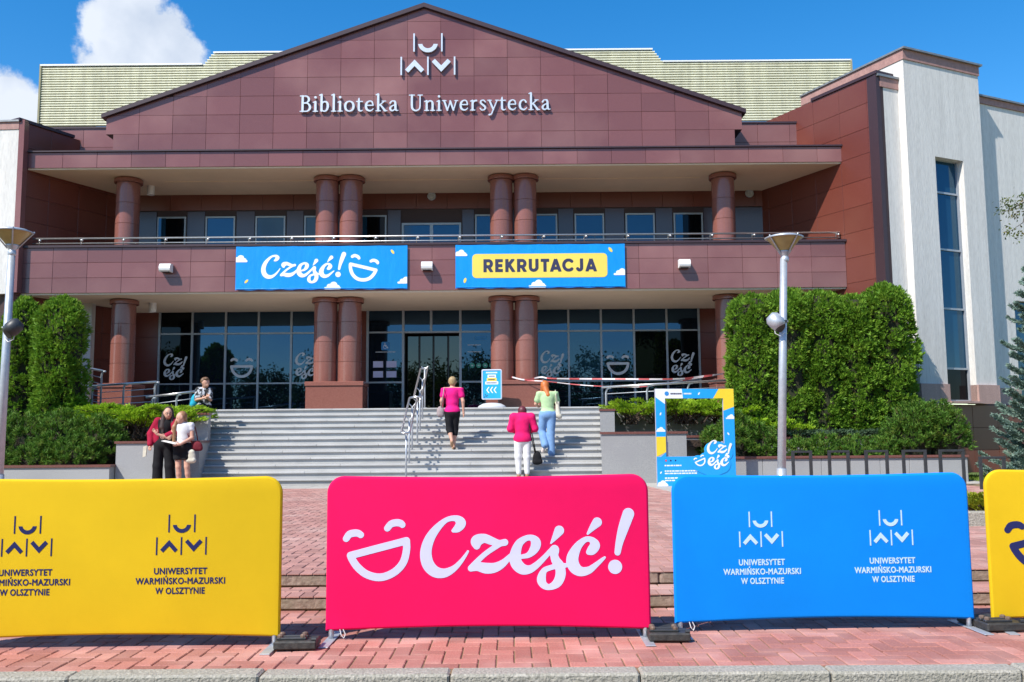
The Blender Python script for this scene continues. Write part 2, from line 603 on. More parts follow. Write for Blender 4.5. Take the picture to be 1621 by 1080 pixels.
def march(F, x0, y0, cell):
    F = np.where(np.abs(F) < 1e-9, 1e-9, F)
    ins = F < 0
    mixed = (ins[:-1, :-1].astype(int) + ins[1:, :-1] + ins[:-1, 1:] + ins[1:, 1:])
    nxt = {}
    def pt(k):
        h, j, i = k
        if h:
            t = F[j, i] / (F[j, i] - F[j, i + 1])
            return (x0 + (i + t) * cell, y0 + j * cell)
        t = F[j, i] / (F[j, i] - F[j + 1, i])
        return (x0 + i * cell, y0 + (j + t) * cell)
    for j, i in np.argwhere((mixed > 0) & (mixed < 4)):
        a, b, c, d = ins[j, i], ins[j, i + 1], ins[j + 1, i + 1], ins[j + 1, i]
        eb, er, et, el = (1, j, i), (0, j, i + 1), (1, j + 1, i), (0, j, i)
        E = []
        if a != b: E.append((eb, a))
        if b != c: E.append((er, b))
        if c != d: E.append((et, c))
        if d != a: E.append((el, d))
        # walk corners counter-clockwise: an edge leaving the inside is a start, entering it is an end
        k = 0
        while k < len(E):
            if not E[0][1]:
                E = E[1:] + E[:1]
            break
        for q in range(0, len(E), 2):
            nxt[E[q][0]] = E[(q + 1) % len(E)][0]
    loops = []
    while nxt:
        s, e = nxt.popitem()
        lp = [s]
        while e in nxt:
            lp.append(e)
            e = nxt.pop(e)
        P = [pt(k) for k in lp]
        for tol in (cell * .06, cell * .09):          # drop points on nearly straight runs
            Q = [P[0]]
            for i in range(1, len(P)):
                a, b, c = Q[-1], P[i], P[(i + 1) % len(P)]
                L_ = math.hypot(c[0] - a[0], c[1] - a[1]) + 1e-9
                if abs((c[0] - a[0]) * (b[1] - a[1]) - (c[1] - a[1]) * (b[0] - a[0])) / L_ > tol or L_ > 5 * cell:
                    Q.append(b)
            if len(Q) >= 3:
                P = Q
        if len(P) >= 3:
            loops.append(P)
    return loops


def xf(loops, s=1.0, dx=0.0, dy=0.0, flip=False, shear=0.0, rot=0.0):
    c, sn = math.cos(rot), math.sin(rot)
    out = []
    for lp in loops:
        q = []
        for x, y in lp:
            if flip: y = -y
            x, y = x + shear * y, y
            x, y = c * x - sn * y, sn * x + c * y
            q.append((x * s + dx, y * s + dy))
        out.append(q)
    return out


def bounds(loops):
    A = np.array([p for l in loops for p in l])
    return A[:, 0].min(), A[:, 0].max(), A[:, 1].min(), A[:, 1].max()


def fit(loops, x0, x1, y0):
    """scale to span x0..x1 with the lowest point at y0"""
    a, b, c, d = bounds(loops)
    s = (x1 - x0) / (b - a)
    return xf(loops, s, x0 - a * s, y0 - c * s)


def solid(loops, y_front, depth):
    """vertices and faces of the outlines in the xz plane facing -y; sides when depth > 0"""
    flat, edges = [], []
    for lp in loops:
        b = len(flat)
        flat += lp
        edges += [(b + i, b + (i + 1) % len(lp)) for i in range(len(lp))]
    cv, ce, cf, _, _, _ = delaunay_2d_cdt([Vector(p) for p in flat], edges, [], 0, 1e-7)
    E = np.array([(flat[i][0], flat[i][1], flat[j][0], flat[j][1]) for i, j in edges])
    vs = [(v.x, y_front, v.y) for v in cv]
    fs = []
    for f in cf:
        c = (cv[f[0]] + cv[f[1]] + cv[f[2]]) / 3
        up = (E[:, 1] > c.y) != (E[:, 3] > c.y)       # even-odd test of the triangle's middle
        Q = E[up]
        if np.count_nonzero(c.x < (Q[:, 2] - Q[:, 0]) * (c.y - Q[:, 1]) / (Q[:, 3] - Q[:, 1]) + Q[:, 0]) % 2 == 0: continue
        A, B_, C = cv[f[0]], cv[f[1]], cv[f[2]]
        cr = (B_.x - A.x) * (C.y - A.y) - (B_.y - A.y) * (C.x - A.x)
        fs.append((f[0], f[1], f[2]) if cr > 0 else (f[0], f[2], f[1]))
    n = len(vs)
    vs += [(x, y_front, z) for x, z in flat] + [(x, y_front + depth, z) for x, z in flat]
    m = len(flat)
    for i, j in edges:
        fs.append((n + i, n + j, n + m + j, n + m + i))
    return vs, fs


def print_on(name, loops, y, m, parent, local=True, depth=0.002):
    """lettering printed on a flat sheet (local: xz of the sheet's own frame)"""
    vs, fs = solid(loops, y, depth)
    b = MB()
    b.add(vs, fs)
    return b.build(name, m, parent, local=local)


def rect(x0, x1, y0, y1, r=0.0, n=5):
    if r <= 0:
        return [(x0, y0), (x1, y0), (x1, y1), (x0, y1)]
    P = []
    for cx, cy, a in ((x1 - r, y0 + r, -90), (x1 - r, y1 - r, 0), (x0 + r, y1 - r, 90), (x0 + r, y0 + r, 180)):
        for k in range(n + 1):
            t = R(a + 90 * k / n)
            P.append((cx + r * math.cos(t), cy + r * math.sin(t)))
    return P


def ngon(cx, cy, r, n=20, ry=None):
    return [(cx + r * math.cos(2 * math.pi * k / n), cy + (ry or r) * math.sin(2 * math.pi * k / n)) for k in range(n)]


# script letters of the greeting (brush centre lines, y down)
BR = {
    'C': [[(1128, 252, 18), (1172, 228, 38), (1200, 178, 47), (1150, 137, 29), (1060, 152, 24), (970, 230, 36), (900, 330, 47), (866, 450, 54),
           (885, 560, 57), (950, 632, 52), (1040, 648, 42), (1130, 608, 29), (1200, 540, 20), (1245, 480, 14), (1266, 447, 11)]],
    'z': [[(1350, 396, 34), (1350, 350, 54), (1420, 326, 42), (1490, 350, 38), (1560, 372, 30), (1618, 365, 32)],
          [(1570, 380, 26), (1440, 465, 24), (1350, 545, 26), (1295, 605, 30)],
          [(1295, 605, 30), (1360, 590, 40), (1440, 605, 50), (1520, 600, 45), (1600, 560, 34), (1670, 490, 20)]],
    'e': [[(1765, 502, 18), (1841, 485, 26), (1896, 430, 42), (1913, 370, 47), (1881, 328, 31), (1821, 328, 27), (1751, 380, 38), (1716, 480, 52),
           (1726, 560, 56), (1781, 614, 50), (1851, 618, 37), (1921, 575, 30), (2001, 500, 24), (2056, 440, 22)]],
    's': [[(2060, 440, 22), (2091, 433, 40), (2086, 490, 38), (2101, 540, 42), (2136, 590, 46), (2143, 670, 48), (2110, 745, 42), (2041, 783, 28),
           (1985, 765, 34), (1961, 710, 42), (1986, 634, 28), (2041, 606, 24), (2110, 590, 24), (2200, 582, 20)],
          [(2056, 376, 8), (2098, 315, 28), (2136, 258, 46)]],
    'c': [[(2412, 462, 24), (2446, 440, 46), (2474, 395, 46), (2441, 347, 28), (2381, 345, 26), (2308, 410, 38), (2258, 515, 56), (2273, 595, 56),
           (2331, 640, 45), (2411, 630, 34), (2481, 580, 24), (2536, 535, 17), (2564, 512, 11)],
          [(2406, 290, 10), (2450, 235, 28), (2498, 182, 45)]],
    '!': [[(2796, 106, 55), (2746, 240, 49), (2706, 370, 36), (2686, 466, 29)], [(2661, 600, 66)]],
}
SMILE = [[(100, 332, 32), (130, 293, 34), (178, 280, 34), (215, 283, 33), (240, 298, 31)],
         [(495, 237, 31), (530, 198, 33), (580, 185, 34), (620, 190, 33), (640, 205, 30)],
         [(143, 492, 35), (411, 424, 35), (679, 357, 35)],
         [(679, 357, 35), (681, 440, 35), (652, 555, 36), (580, 640, 36), (480, 690, 36), (390, 697, 36), (290, 665, 36), (210, 600, 36), (160, 530, 35), (143, 492, 35)]]


def script(keys, off=None, cell=7.0):
    st = []
    for k in keys:
        dx, dy = (off or {}).get(k, (0, 0))
        for s in BR[k]:
            st.append([(x + dx, -(y + dy), r) for x, y, r in s])
    return outlines(st, cell)


G_WORD = script('Czesc!')
G_SMILE = outlines([[(x, -y, r) for x, y, r in s] for s in SMILE], 7.0)
G_STACK = script('Czesc!', {'e': (-830, 505), 's': (-830, 505), 'c': (-830, 505), '!': (-955, 190)})


def level(loops, deg):
    """turn the tilted smile by deg"""
    return xf(loops, rot=R(deg))


def emblem(cx, z0, wd):
    """the university emblem: bars, cup, two chevrons; spans wd wide from z0"""
    s = wd / 186.0
    def rc(x, y0, y1): return [(x - 2.6, y0), (x + 2.6, y0), (x + 2.6, y1), (x - 2.6, y1)]
    P = [rc(-47, 82, 146), rc(47, 82, 146), rc(-90, 0, 64), rc(0, 0, 64), rc(90, 0, 64)]
    arc = [(33.5 * math.cos(a), 113 + 33.5 * math.sin(a)) for a in np.linspace(R(188), R(352), 16)] + \
          [(19.5 * math.cos(a), 113 + 19.5 * math.sin(a)) for a in np.linspace(R(347), R(193), 16)]
    P.append(arc)
    def chev(x, up):
        q = [(-32, 16), (-21.5, 6), (0, 29), (21.5, 6), (32, 16), (0, 51)]
        return [(x + a, (b + 3) if up else (62 - b)) for a, b in q]
    P += [chev(-45, True), chev(45, False)]
    return xf(P, s, cx, z0)


# serif capitals and small letters of the facade sign
_st, _th, _sf = .056, .03, .026
def _flag(x, z): return [(x - .11, z - .045, _sf), (x, z, _th + .01)]
def _foot(x0, x1, z=.02): return [(x0, z, _sf), (x1, z, _sf)]
SERIF = {
    'B': (.60, [[(.14, .03, _st), (.14, .87, _st)], [(.14, .87, _th), (.36, .86, .036), (.46, .69, _st), (.37, .52, .036), (.14, .48, _th)],
                [(.14, .48, _th), (.40, .46, .036), (.52, .25, .06), (.41, .045, .036), (.14, .02, _th)], _foot(.02, .2), _foot(.02, .2, .88)]),
    'i': (.27, [[(.14, .03, _st), (.14, .54, _st)], _foot(.03, .25), _flag(.14, .56), [(.14, .80, .066)]]),
    'b': (.56, [[(.13, .05, _st), (.13, .93, _st)], _flag(.13, .96), [(.13, .42, _th), (.25, .55, .036), (.40, .51, .05), (.45, .30, .06), (.39, .09, .046), (.27, .02, .036), (.13, .08, _th)]]),
    'l': (.27, [[(.14, .03, _st), (.14, .93, _st)], _foot(.03, .25), _flag(.14, .96)]),
    'o': (.58, [['loop', (.29, .565, .032), (.13, .48, .05), (.08, .29, .058), (.13, .10, .05), (.29, .015, .032), (.45, .10, .05), (.50, .29, .058), (.45, .48, .05)]]),
    't': (.36, [[(.15, .74, .02), (.14, .6, .05), (.14, .14, _st), (.18, .04, .042), (.25, .018, .032), (.33, .06, .02)], [(.03, .55, _th), (.32, .55, _th)]]),
    'e': (.53, [[(.09, .33, _th), (.45, .33, _th)], [(.45, .35, .034), (.40, .52, .036), (.28, .57, .032), (.14, .48, .05), (.09, .29, .058), (.14, .10, .054), (.28, .025, .042), (.39, .06, .03), (.46, .14, .02)]]),
    'k': (.60, [[(.13, .03, _st), (.13, .93, _st)], _foot(.02, .24), _flag(.13, .96), [(.14, .28, _th), (.43, .55, _th)], _foot(.33, .51, .56), [(.23, .37, .04), (.48, .03, _st)], _foot(.42, .58)]),
    'a': (.52, [[(.09, .45, .046), (.15, .54, .032), (.25, .565, .032), (.34, .49, .052), (.36, .12, _st), (.42, .03, .03), (.49, .045, .02)],
                [(.36, .35, _th), (.20, .30, .032), (.09, .18, .052), (.12, .06, .046), (.22, .025, .036), (.36, .13, _th)]]),
    'U': (.74, [[(.15, .87, _st), (.15, .28, _st), (.20, .10, .05), (.35, .015, .042), (.52, .09, .034), (.58, .28, .034), (.58, .87, .034)], _foot(.02, .29, .88), _foot(.47, .70, .88)]),
    'n': (.60, [[(.14, .03, _st), (.14, .54, _st)], _foot(.03, .25), _flag(.14, .56), [(.14, .42, _th), (.26, .54, .036), (.38, .54, .042), (.45, .42, _st), (.45, .03, _st)], _foot(.35, .56)]),
    'w': (.82, [[(.09, .55, .05), (.26, .03, .046)], [(.26, .03, .032), (.42, .53, .032)], [(.41, .53, .05), (.58, .03, .046)], [(.58, .03, .032), (.73, .55, .032)], _foot(.0, .19, .56), _foot(.65, .81, .56)]),
    'r': (.41, [[(.14, .03, _st), (.14, .54, _st)], _foot(.03, .26), _flag(.14, .56), [(.14, .40, _th), (.24, .53, .042), (.34, .55, .048)]]),
    's': (.43, [[(.35, .47, .032), (.27, .56, .032), (.15, .55, .037), (.10, .45, .046), (.17, .35, .05), (.30, .24, .052), (.35, .13, .046), (.28, .035, .034), (.16, .02, .032), (.08, .11, .032)]]),
    'y': (.56, [[(.09, .55, .05), (.29, .05, .046)], [(.49, .55, .032), (.28, .02, .032), (.19, -.20, .034), (.08, -.25, .046)], _foot(.0, .19, .56), _foot(.41, .57, .56)]),
    'c': (.50, [[(.41, .45, .05), (.36, .54, .036), (.27, .57, .032), (.14, .48, .05), (.09, .29, .058), (.14, .10, .054), (.28, .025, .042), (.38, .06, .03), (.45, .14, .02)]]),
}
_serif_cache = {}


def serif_letter(ch):
    if ch not in _serif_cache:
        _serif_cache[ch] = outlines(SERIF[ch][1], .011)
    return _serif_cache[ch]


_font_cache = {}


def font_outlines(body, size, bold, spacing=1.0):
    """built-in font text, fattened evenly by bold, as closed outlines centred on x = 0"""
    key = (body, size, bold, spacing)
    if key in _font_cache: return _font_cache[key]
    cu = bpy.data.curves.new('text', 'FONT')
    cu.body = body
    cu.size = size
    cu.align_x = 'CENTER'
    cu.space_character = spacing
    cu.resolution_u = 4
    o = bpy.data.objects.new('text', cu)
    COL.objects.link(o)
    dg = bpy.context.evaluated_depsgraph_get()
    me = bpy.data.meshes.new_from_object(o.evaluated_get(dg))
    cnt = {}
    for p in me.polygons:
        for e in p.edge_keys: cnt[e] = cnt.get(e, 0) + 1
    P = np.array([v.co[:2] for v in me.vertices])
    E = np.array([(*P[a], *P[b]) for (a, b), c in cnt.items() if c == 1])
    bpy.data.objects.remove(o)
    bpy.data.curves.remove(cu)
    bpy.data.meshes.remove(me)
    cell = size / 34
    x0, y0 = P.min(0) - 4 * cell - bold
    x1, y1 = P.max(0) + 4 * cell + bold
    gx, gy = np.arange(x0, x1, cell), np.arange(y0, y1, cell)
    F = np.empty((len(gy), len(gx)))
    d = E[:, 2:] - E[:, :2]
    dd = (d ** 2).sum(1) + 1e-12
    for j, y in enumerate(gy):
        rx, ry = gx[:, None] - E[None, :, 0], y - E[None, :, 1]
        t = np.clip((rx * d[:, 0] + ry * d[:, 1]) / dd, 0, 1)
        dist = np.sqrt(((rx - t * d[:, 0]) ** 2 + (ry - t * d[:, 1]) ** 2).min(1))
        up = (E[:, 1] > y) != (E[:, 3] > y)
        Q = E[up]
        xi = (Q[:, 2] - Q[:, 0]) * (y - Q[:, 1]) / (Q[:, 3] - Q[:, 1]) + Q[:, 0]
        inside = (gx[:, None] < xi[None]).sum(1) % 2 == 1
        F[j] = np.where(inside, -dist, dist) - bold
    _font_cache[key] = march(F, x0, y0, cell)
    return _font_cache[key]


def text_on(name, body, size, cx, z, y, m, parent, bold=0.0, spacing=1.0, width=None):
    lp = font_outlines(body, size, bold, spacing)
    a, b, _, _ = bounds(lp)
    k = width / (b - a) if width else 1.0
    mid = (a + b) / 2
    return print_on(name, [[(cx + (x - mid) * k, z + q) for x, q in l] for l in lp], y, m, parent)


def block_letters(word, gap=.16, hw=.118, cell=.022):
    """heavy geometric capitals of height 1 from bars (x0, z0, x1, z1) and brush arcs"""
    def arc(cx, cz, rx, rz, a0, a1, n=60):
        return [(cx + rx * math.cos(R(a)), cz + rz * math.sin(R(a))) for a in np.linspace(a0, a1, n)]
    h = hw
    G = {
        'R': (.70, [(h, 0, h, 1), (h, 1 - h, .38, 1 - h), (h, .42, .38, .42), (.36, .42, .62, -.02)], arc(.38, .65, .20, .235, -90, 90)),
        'E': (.58, [(h, 0, h, 1), (h, 1 - h, .56, 1 - h), (h, .5, .52, .5), (h, h, .56, h)], []),
        'K': (.70, [(h, 0, h, 1), (.14, .40, .60, 1.02), (.28, .56, .64, -.02)], []),
        'U': (.72, [(h, .34, h, 1), (.72 - h, .34, .72 - h, 1)], arc(.36, .36, .36 - h, .36 - h, 180, 360)),
        'T': (.62, [(.31, 0, .31, 1), (0, 1 - h, .62, 1 - h)], []),
        'A': (.84, [(.10, -.02, .42, .97), (.74, -.02, .42, .97), (.24, .27, .60, .27)], []),
        'C': (.86, [], arc(.47, .5, .47 - h, .5 - h + .01, 48, 312)),
        'J': (.52, [(.52 - h, .30, .52 - h, 1)], arc(.25, .29, .27 - h, .29 - h, 205, 360)),
    }
    x, loops = 0.0, []
    for ch in word:
        wd, bars, dots = G[ch]
        gx, gz = np.arange(-.1, wd + .2, cell), np.arange(-.1, 1.12, cell)
        X, Z = np.meshgrid(gx, gz)
        F = np.full(X.shape, 9.0)
        for a, b, c, d in bars:
            ln = math.hypot(c - a, d - b)
            ux, uz = (c - a) / ln, (d - b) / ln
            u, v = (X - a) * ux + (Z - b) * uz, (Z - b) * ux - (X - a) * uz
            F = np.minimum(F, np.maximum(np.abs(v) - hw, np.abs(u - ln / 2) - ln / 2))
        for a, b in dots:
            F = np.minimum(F, np.hypot(X - a, Z - b) - hw)
        F = np.maximum(F, np.maximum(Z - 1, -Z))
        loops += xf(march(F, -.1, -.1, cell), 1, x, 0)
        x += wd + gap * (.35 if ch in 'TA' else 1)
    return loops
# ------------------------------------------------------------------ the ground
def struct(o):
    o['kind'] = 'structure'
    return o


def sheet(name, poly, z, m):
    v = [(x, y, 0) for x, y in poly]
    return struct(link(name, make_mesh(name, v, [tuple(range(len(v)))], m), (0, 0, z)))


YS1, YS2 = 6.78, 7.20                                # the two low plaza steps
sheet('ground', [(-400, -400), (400, -400), (400, 600), (-400, 600)], -0.13, M['lawn'])
sheet('road', [(-120, -9), (120, -9), (120, 4.98), (-120, 4.98)], -0.122, M['asphalt'])
sheet('verge', [(-120, -60), (120, -60), (120, -9), (-120, -9)], -0.118, M['lawn'])
pave = sheet('pavement', [(-60, 5.0), (60, 5.0), (60, YS1 + .05), (-60, YS1 + .05)], -0.008, M['sandjoint'])
plaza = sheet('plaza', [(-60, YS2 + .1), (60, YS2 + .1), (60, 40), (-60, 40)], 0.192, M['sandjoint'])

# kerb stones along the road
k = 0
X = -13.0
kerb = empty('kerb', (0, 5.0, -0.12))
struct(kerb)
km = MB().bbox(-.497, .497, -.075, .075, 0, .125, .012)
kme = make_mesh('kerb_stone', km.v, km.f, M['kerb'])
for i in range(-9, 10):
    link('kerb_stone', kme, (-.84 + i * 1.0, 5.02 + random.uniform(-.004, .004), -.12 + random.uniform(-.004, .004)), kerb, rot=(0, 0, R(.2)))


# pavers in 90 degree herringbone: H brick two cells wide, V brick two cells deep
def herring(x0, x1, y0, y1, u):
    """bricks as (x, y, kind); kind 0/1 whole, or (length, depth) where the border cuts one"""
    out = []
    A = int((max(abs(x0), abs(x1)) + max(abs(y0), abs(y1))) / u) + 8
    for a in range(-A, A):
        for b in range(-A // 2, A // 2):
            X, Y = (a - 2 * b) * u, (a + 2 * b) * u
            for k, (xa, ya, xb, yb) in enumerate(((X, Y, X + 2 * u, Y + u), (X, Y + u, X + u, Y + 3 * u))):
                ca, cb, da, db = max(xa, x0), min(xb, x1), max(ya, y0), min(yb, y1)
                if cb - ca < .02 or db - da < .02: continue
                whole = abs((cb - ca) * (db - da) - 2 * u * u) < 1e-6
                out.append(((ca + cb) / 2, (da + db) / 2, k if whole else (cb - ca, db - da)))
    return out


def paver_mesh(lx, ly, h, m):
    b = MB()
    c = .005
    x, y = lx / 2, ly / 2
    b.add([(-x, -y, -.03), (x, -y, -.03), (x, y, -.03), (-x, y, -.03), (-x, -y, h - c), (x, -y, h - c), (x, y, h - c), (-x, y, h - c),
           (-x + c, -y + c, h), (x - c, -y + c, h), (x - c, y - c, h), (-x + c, y - c, h)],
          [(0, 1, 5, 4), (1, 2, 6, 5), (2, 3, 7, 6), (3, 0, 4, 7), (4, 5, 9, 8), (5, 6, 10, 9), (6, 7, 11, 10), (7, 4, 8, 11), (8, 9, 10, 11)])
    return b


U = .1
pb = herring(-6, 6, 5.10, YS1, U)
pb.sort(key=lambda q: abs(q[0]) * .9 + (q[1] - 5.0) * 2.2)
pb = [q for q in pb if abs(q[0]) < .62 * q[1] + .5]
ph = paver_mesh(2 * U - .007, U - .007, .0, M['paver'])
pv = paver_mesh(U - .007, 2 * U - .007, .0, M['paver'])
def brick_of(v):
    if v in (0, 1): return pv if v else ph
    return paver_mesh(v[0] - .007, v[1] - .007, .0, None)


mh = make_mesh('brick', ph.v, ph.f, M['paver'])
mv = make_mesh('brick', pv.v, pv.f, M['paver'])
rest = MB()
nb = 0
for (x, y, v) in pb:
    z = random.uniform(-.002, .002)
    hidden = False
    if nb < 300 and v in (0, 1):
        o = link('brick', mv if v else mh, (x, y, z), pave)
        o.rotation_euler = (random.uniform(-.006, .006), random.uniform(-.006, .006), random.uniform(-.008, .008))
        nb += 1
    else:
        src = brick_of(v)
        rest.add([(a + x, b + y, c + z) for a, b, c in src.v], src.f)
o = rest.build('brick_field', M['paver'], pave)
o['kind'] = 'stuff'

# two low steps up to the plaza: stone kerbs with brick treads between
for nm, y, z0, z1, lab in (('plaza_step', YS1, 0.0, .10, 'lower'), ('plaza_step', YS2, .10, .20, 'upper')):
    st = empty(nm, (0, y, z0))
    struct(st)
    b = MB().bbox(-.497, .497, 0, .15, 0, z1 - z0 - .012, .012)
    me = make_mesh('step_stone', b.v, b.f, M['stepstone'])
    for i in range(-7, 8):
        link('step_stone', me, (i * 1.0 + (.3 if lab == 'lower' else .62), y, z0 + .001 - .001 * (i % 2)), st, rot=(0, 0, random.uniform(-.004, .004)))
    # brick nosing row on top of the stones
    b = MB()
    bb = paver_mesh(.093, .193, .0, M['paver_far'])
    n = 0
    for i in range(-70, 70):
        b.add([(vx + i * .1, vy + y + .09, vz * .35 + z1 + random.uniform(-.001, .001)) for vx, vy, vz in bb.v], bb.f)
    o = b.build('brick_nosing', M['paver_far'], st)
    o['kind'] = 'stuff'
# tread between the two steps
b = MB()
for (x, y, v) in herring(-7, 7, YS1 + .19, YS2 - .005, U):
    src = brick_of(v)
    b.add([(a + x, c + y, d + .1 + random.uniform(-.002, .002)) for a, c, d in src.v], src.f)
tread = sheet('plaza_tread', [(-60, YS1 + .15), (60, YS1 + .15), (60, YS2 + .02), (-60, YS2 + .02)], .092, M['sandjoint'])
o = b.build('brick_field', M['paver_far'], tread)
o['kind'] = 'stuff'

# plaza paving, herringbone as far as the bricks can be told apart and on to the stairs
b = MB()
pf = [q for q in herring(-9, 9, YS2 + .19, 19.6, U) if abs(q[0]) < .56 * q[1] + .4 and not (q[0] > 2.2 + (19.6 - q[1]) * -.09 and False)]
V, Fc = [], []
rngp = np.random.default_rng(5)
for i, (x, y, v) in enumerate(pf):
    V.append(np.array(brick_of(v).v) + np.array((x, y, .2 + rngp.uniform(-.002, .002))))
    Fc += [tuple(j + 12 * i for j in f) for f in ph.f]
V = np.concatenate(V)
me = make_mesh('brick_field', V - np.array((0, 13, .2)), Fc, M['paver_far'])
o = link('brick_field', me, (0, 13, .2), plaza)
o['kind'] = 'stuff'
# pale concrete path slabs in front of the stairs and along the right planter
pth = empty('path', (3, 19, .204))
struct(pth)
bs = MB().bbox(-.246, .246, -.246, .246, -.03, 0.004, .004)
bsm = make_mesh('paving_slab', bs.v, bs.f, M['slab'])
for i in range(-18, 26):
    for j in range(2):
        x = i * .5
        link('paving_slab', bsm, (x, 19.2 + j * .5, .203 + random.uniform(0, .002)), pth)
for i in range(0, 15):
    for j in range(2):
        link('paving_slab', bsm, (3.0 + j * .5 + i * .04, 18.7 - i * .5, .203 + random.uniform(0, .002)), pth)
# lawn and small kerbed bed at the right
lawn = sheet('lawn', [(9.75, 17.6), (40, 17.6), (40, 22.6), (9.75, 24)], .207, M['lawn'])
b = MB().bbox(3.9, 9.0, 7.62, 7.76, .15, .34, .012)
# ------------------------------------------------------------------ the library
XA = -2.34                                           # axis of the front
YF = 23.8                                            # plane of balcony front and cornice
ZL = 1.964                                           # entrance landing
B = empty('library_building', (XA, 27.4, .2), 'red granite library with columned portico, gable and blue banners behind the barriers', 'building')

_tiles = {}


def tile_mesh(wd, ht, m, th=.03):
    key = (round(wd, 3), round(ht, 3), m.name, th)
    if key not in _tiles:
        x, z, c = wd / 2, ht / 2, .004
        b = MB()
        b.add([(-x, th, -z), (x, th, -z), (x, th, z), (-x, th, z), (-x, c, -z), (x, c, -z), (x, c, z), (-x, c, z),
               (-x + c, 0, -z + c), (x - c, 0, -z + c), (x - c, 0, z - c), (-x + c, 0, z - c)],
              [(0, 1, 5, 4), (1, 2, 6, 5), (2, 3, 7, 6), (3, 0, 4, 7), (4, 5, 9, 8), (5, 6, 10, 9), (6, 7, 11, 10), (7, 4, 8, 11), (8, 9, 10, 11)])
        _tiles[key] = make_mesh('tile', b.v, b.f, m)
    return _tiles[key]


def tiles(parent, o, ang, us, zs, m, th=.03, gap=.006, skip=None):
    """cladding tiles on a vertical plane through o (x, y), running along angle ang; us and zs are joint positions"""
    ca, sa = math.cos(ang), math.sin(ang)
    for i in range(len(us) - 1):
        for j in range(len(zs) - 1):
            if skip and skip(us[i], us[i + 1], zs[j], zs[j + 1]): continue
            wd, ht = us[i + 1] - us[i] - gap, zs[j + 1] - zs[j] - gap
            if wd < .03 or ht < .03: continue
            u = (us[i] + us[i + 1]) / 2
            jit = random.uniform(-.0015, .0015)
            link('tile', tile_mesh(wd, ht, m, th), (o[0] + ca * u + sa * jit, o[1] + sa * u - ca * jit, (zs[j] + zs[j + 1]) / 2), parent,
                 rot=(random.uniform(-.0012, .0012), 0, ang + random.uniform(-.0012, .0012)))


def frange(a, b, s, start=None):
    """joints from a to b every s, aligned to start"""
    start = a if start is None else start
    k = math.floor((a - start) / s) + 1
    out = [a]
    x = start + k * s
    while x < b - .02:
        if x > a + .02: out.append(x)
        x += s
    return out + [b]


def clip_poly(poly, a, b, c):
    """keep a*x + b*z <= c"""
    out = []
    for i in range(len(poly)):
        p, q = poly[i], poly[(i + 1) % len(poly)]
        dp, dq = a * p[0] + b * p[1] - c, a * q[0] + b * q[1] - c
        if dp <= 0: out.append(p)
        if dp * dq < 0:
            t = dp / (dp - dq)
            out.append((p[0] + t * (q[0] - p[0]), p[1] + t * (q[1] - p[1])))
    return out


# ---- gable
YP = 24.1
ZE, ZAP, HW = 9.935, 12.97, 8.62
sl_ = (ZAP - ZE) / HW
pd_poly = [(XA - HW + .2, 8.84), (XA + HW - .2, 8.84), (XA + HW - .2, 9.45), (XA + HW, 9.45), (XA + HW, ZE), (XA, ZAP), (XA - HW, ZE), (XA - HW, 9.45), (XA - HW + .2, 9.45)]
ped = MB().prism(pd_poly, YP + .03, YP + .9).build('gable', M['granite_dark'], B)
zs = [8.86, 9.45] + [9.45 + .52 * k for k in range(1, 8)]
us = [XA - .455 + .909 * k for k in range(-10, 12)]
for j in range(len(zs) - 1):
    for u0, u1 in zip(us[:-1], us[1:]):
        lim = HW - .2 if j == 0 else HW
        a, b_ = max(u0, XA - lim), min(u1, XA + lim)
        if b_ - a < .05: continue
        g = .003
        P = [(a + g, zs[j] + g), (b_ - g, zs[j] + g), (b_ - g, zs[j + 1] - g), (a + g, zs[j + 1] - g)]
        P = clip_poly(P, sl_, 1, ZAP + sl_ * XA - .03)
        P = clip_poly(P, -sl_, 1, ZAP - sl_ * XA - .03)
        if len(P) < 3: continue
        ar = abs(sum(P[i][0] * P[(i + 1) % len(P)][1] - P[(i + 1) % len(P)][0] * P[i][1] for i in range(len(P)))) / 2
        if ar < .004: continue
        if abs(ar - (b_ - a - 2 * g) * (zs[j + 1] - zs[j] - 2 * g)) < 1e-4:
            link('tile', tile_mesh(b_ - a - 2 * g, zs[j + 1] - zs[j] - 2 * g, M['granite']), ((a + b_) / 2, YP + random.uniform(-.0015, .0015), (zs[j] + zs[j + 1]) / 2), ped,
                 rot=(random.uniform(-.0012, .0012), 0, random.uniform(-.0012, .0012)))
        else:
            MB().prism(P, YP, YP + .03).build('tile', M['granite'], ped)
for sgn in (-1, 1):                                  # copings along the slopes
    q = [(XA, ZAP - .02), (XA + sgn * (HW + .1), ZE - .055), (XA + sgn * (HW + .1), ZE + .06), (XA, ZAP + .10)]
    MB().prism(q, YP - .10, YP + .95).build('coping', M['granite_cap'], ped)

# sign letters and emblem on the gable, stood off the tiles
for word, x0, x1 in (('Biblioteka', -5.70, -3.02), ('Uniwersytecka', -2.74, 1.10)):
    adv = [SERIF[c][0] + .05 for c in word]
    s = (x1 - x0) / (sum(adv) - .05)
    x = x0
    for c, a in zip(word, adv):
        lp = xf(serif_letter(c), 1.0)
        sz = .50
        lp = [[(x + px * s, 10.015 + pz * sz) for px, pz in l] for l in lp]
        vs, fs = solid(lp, YP - .075, .05)
        MB().add(vs, fs).build('letter', M['letters'], ped)
        x += a * s
for lp in emblem(-2.23, 11.02, 1.50):
    vs, fs = solid([lp], YP - .075, .05)
    MB().add(vs, fs).build('emblem_piece', M['letters'], ped)

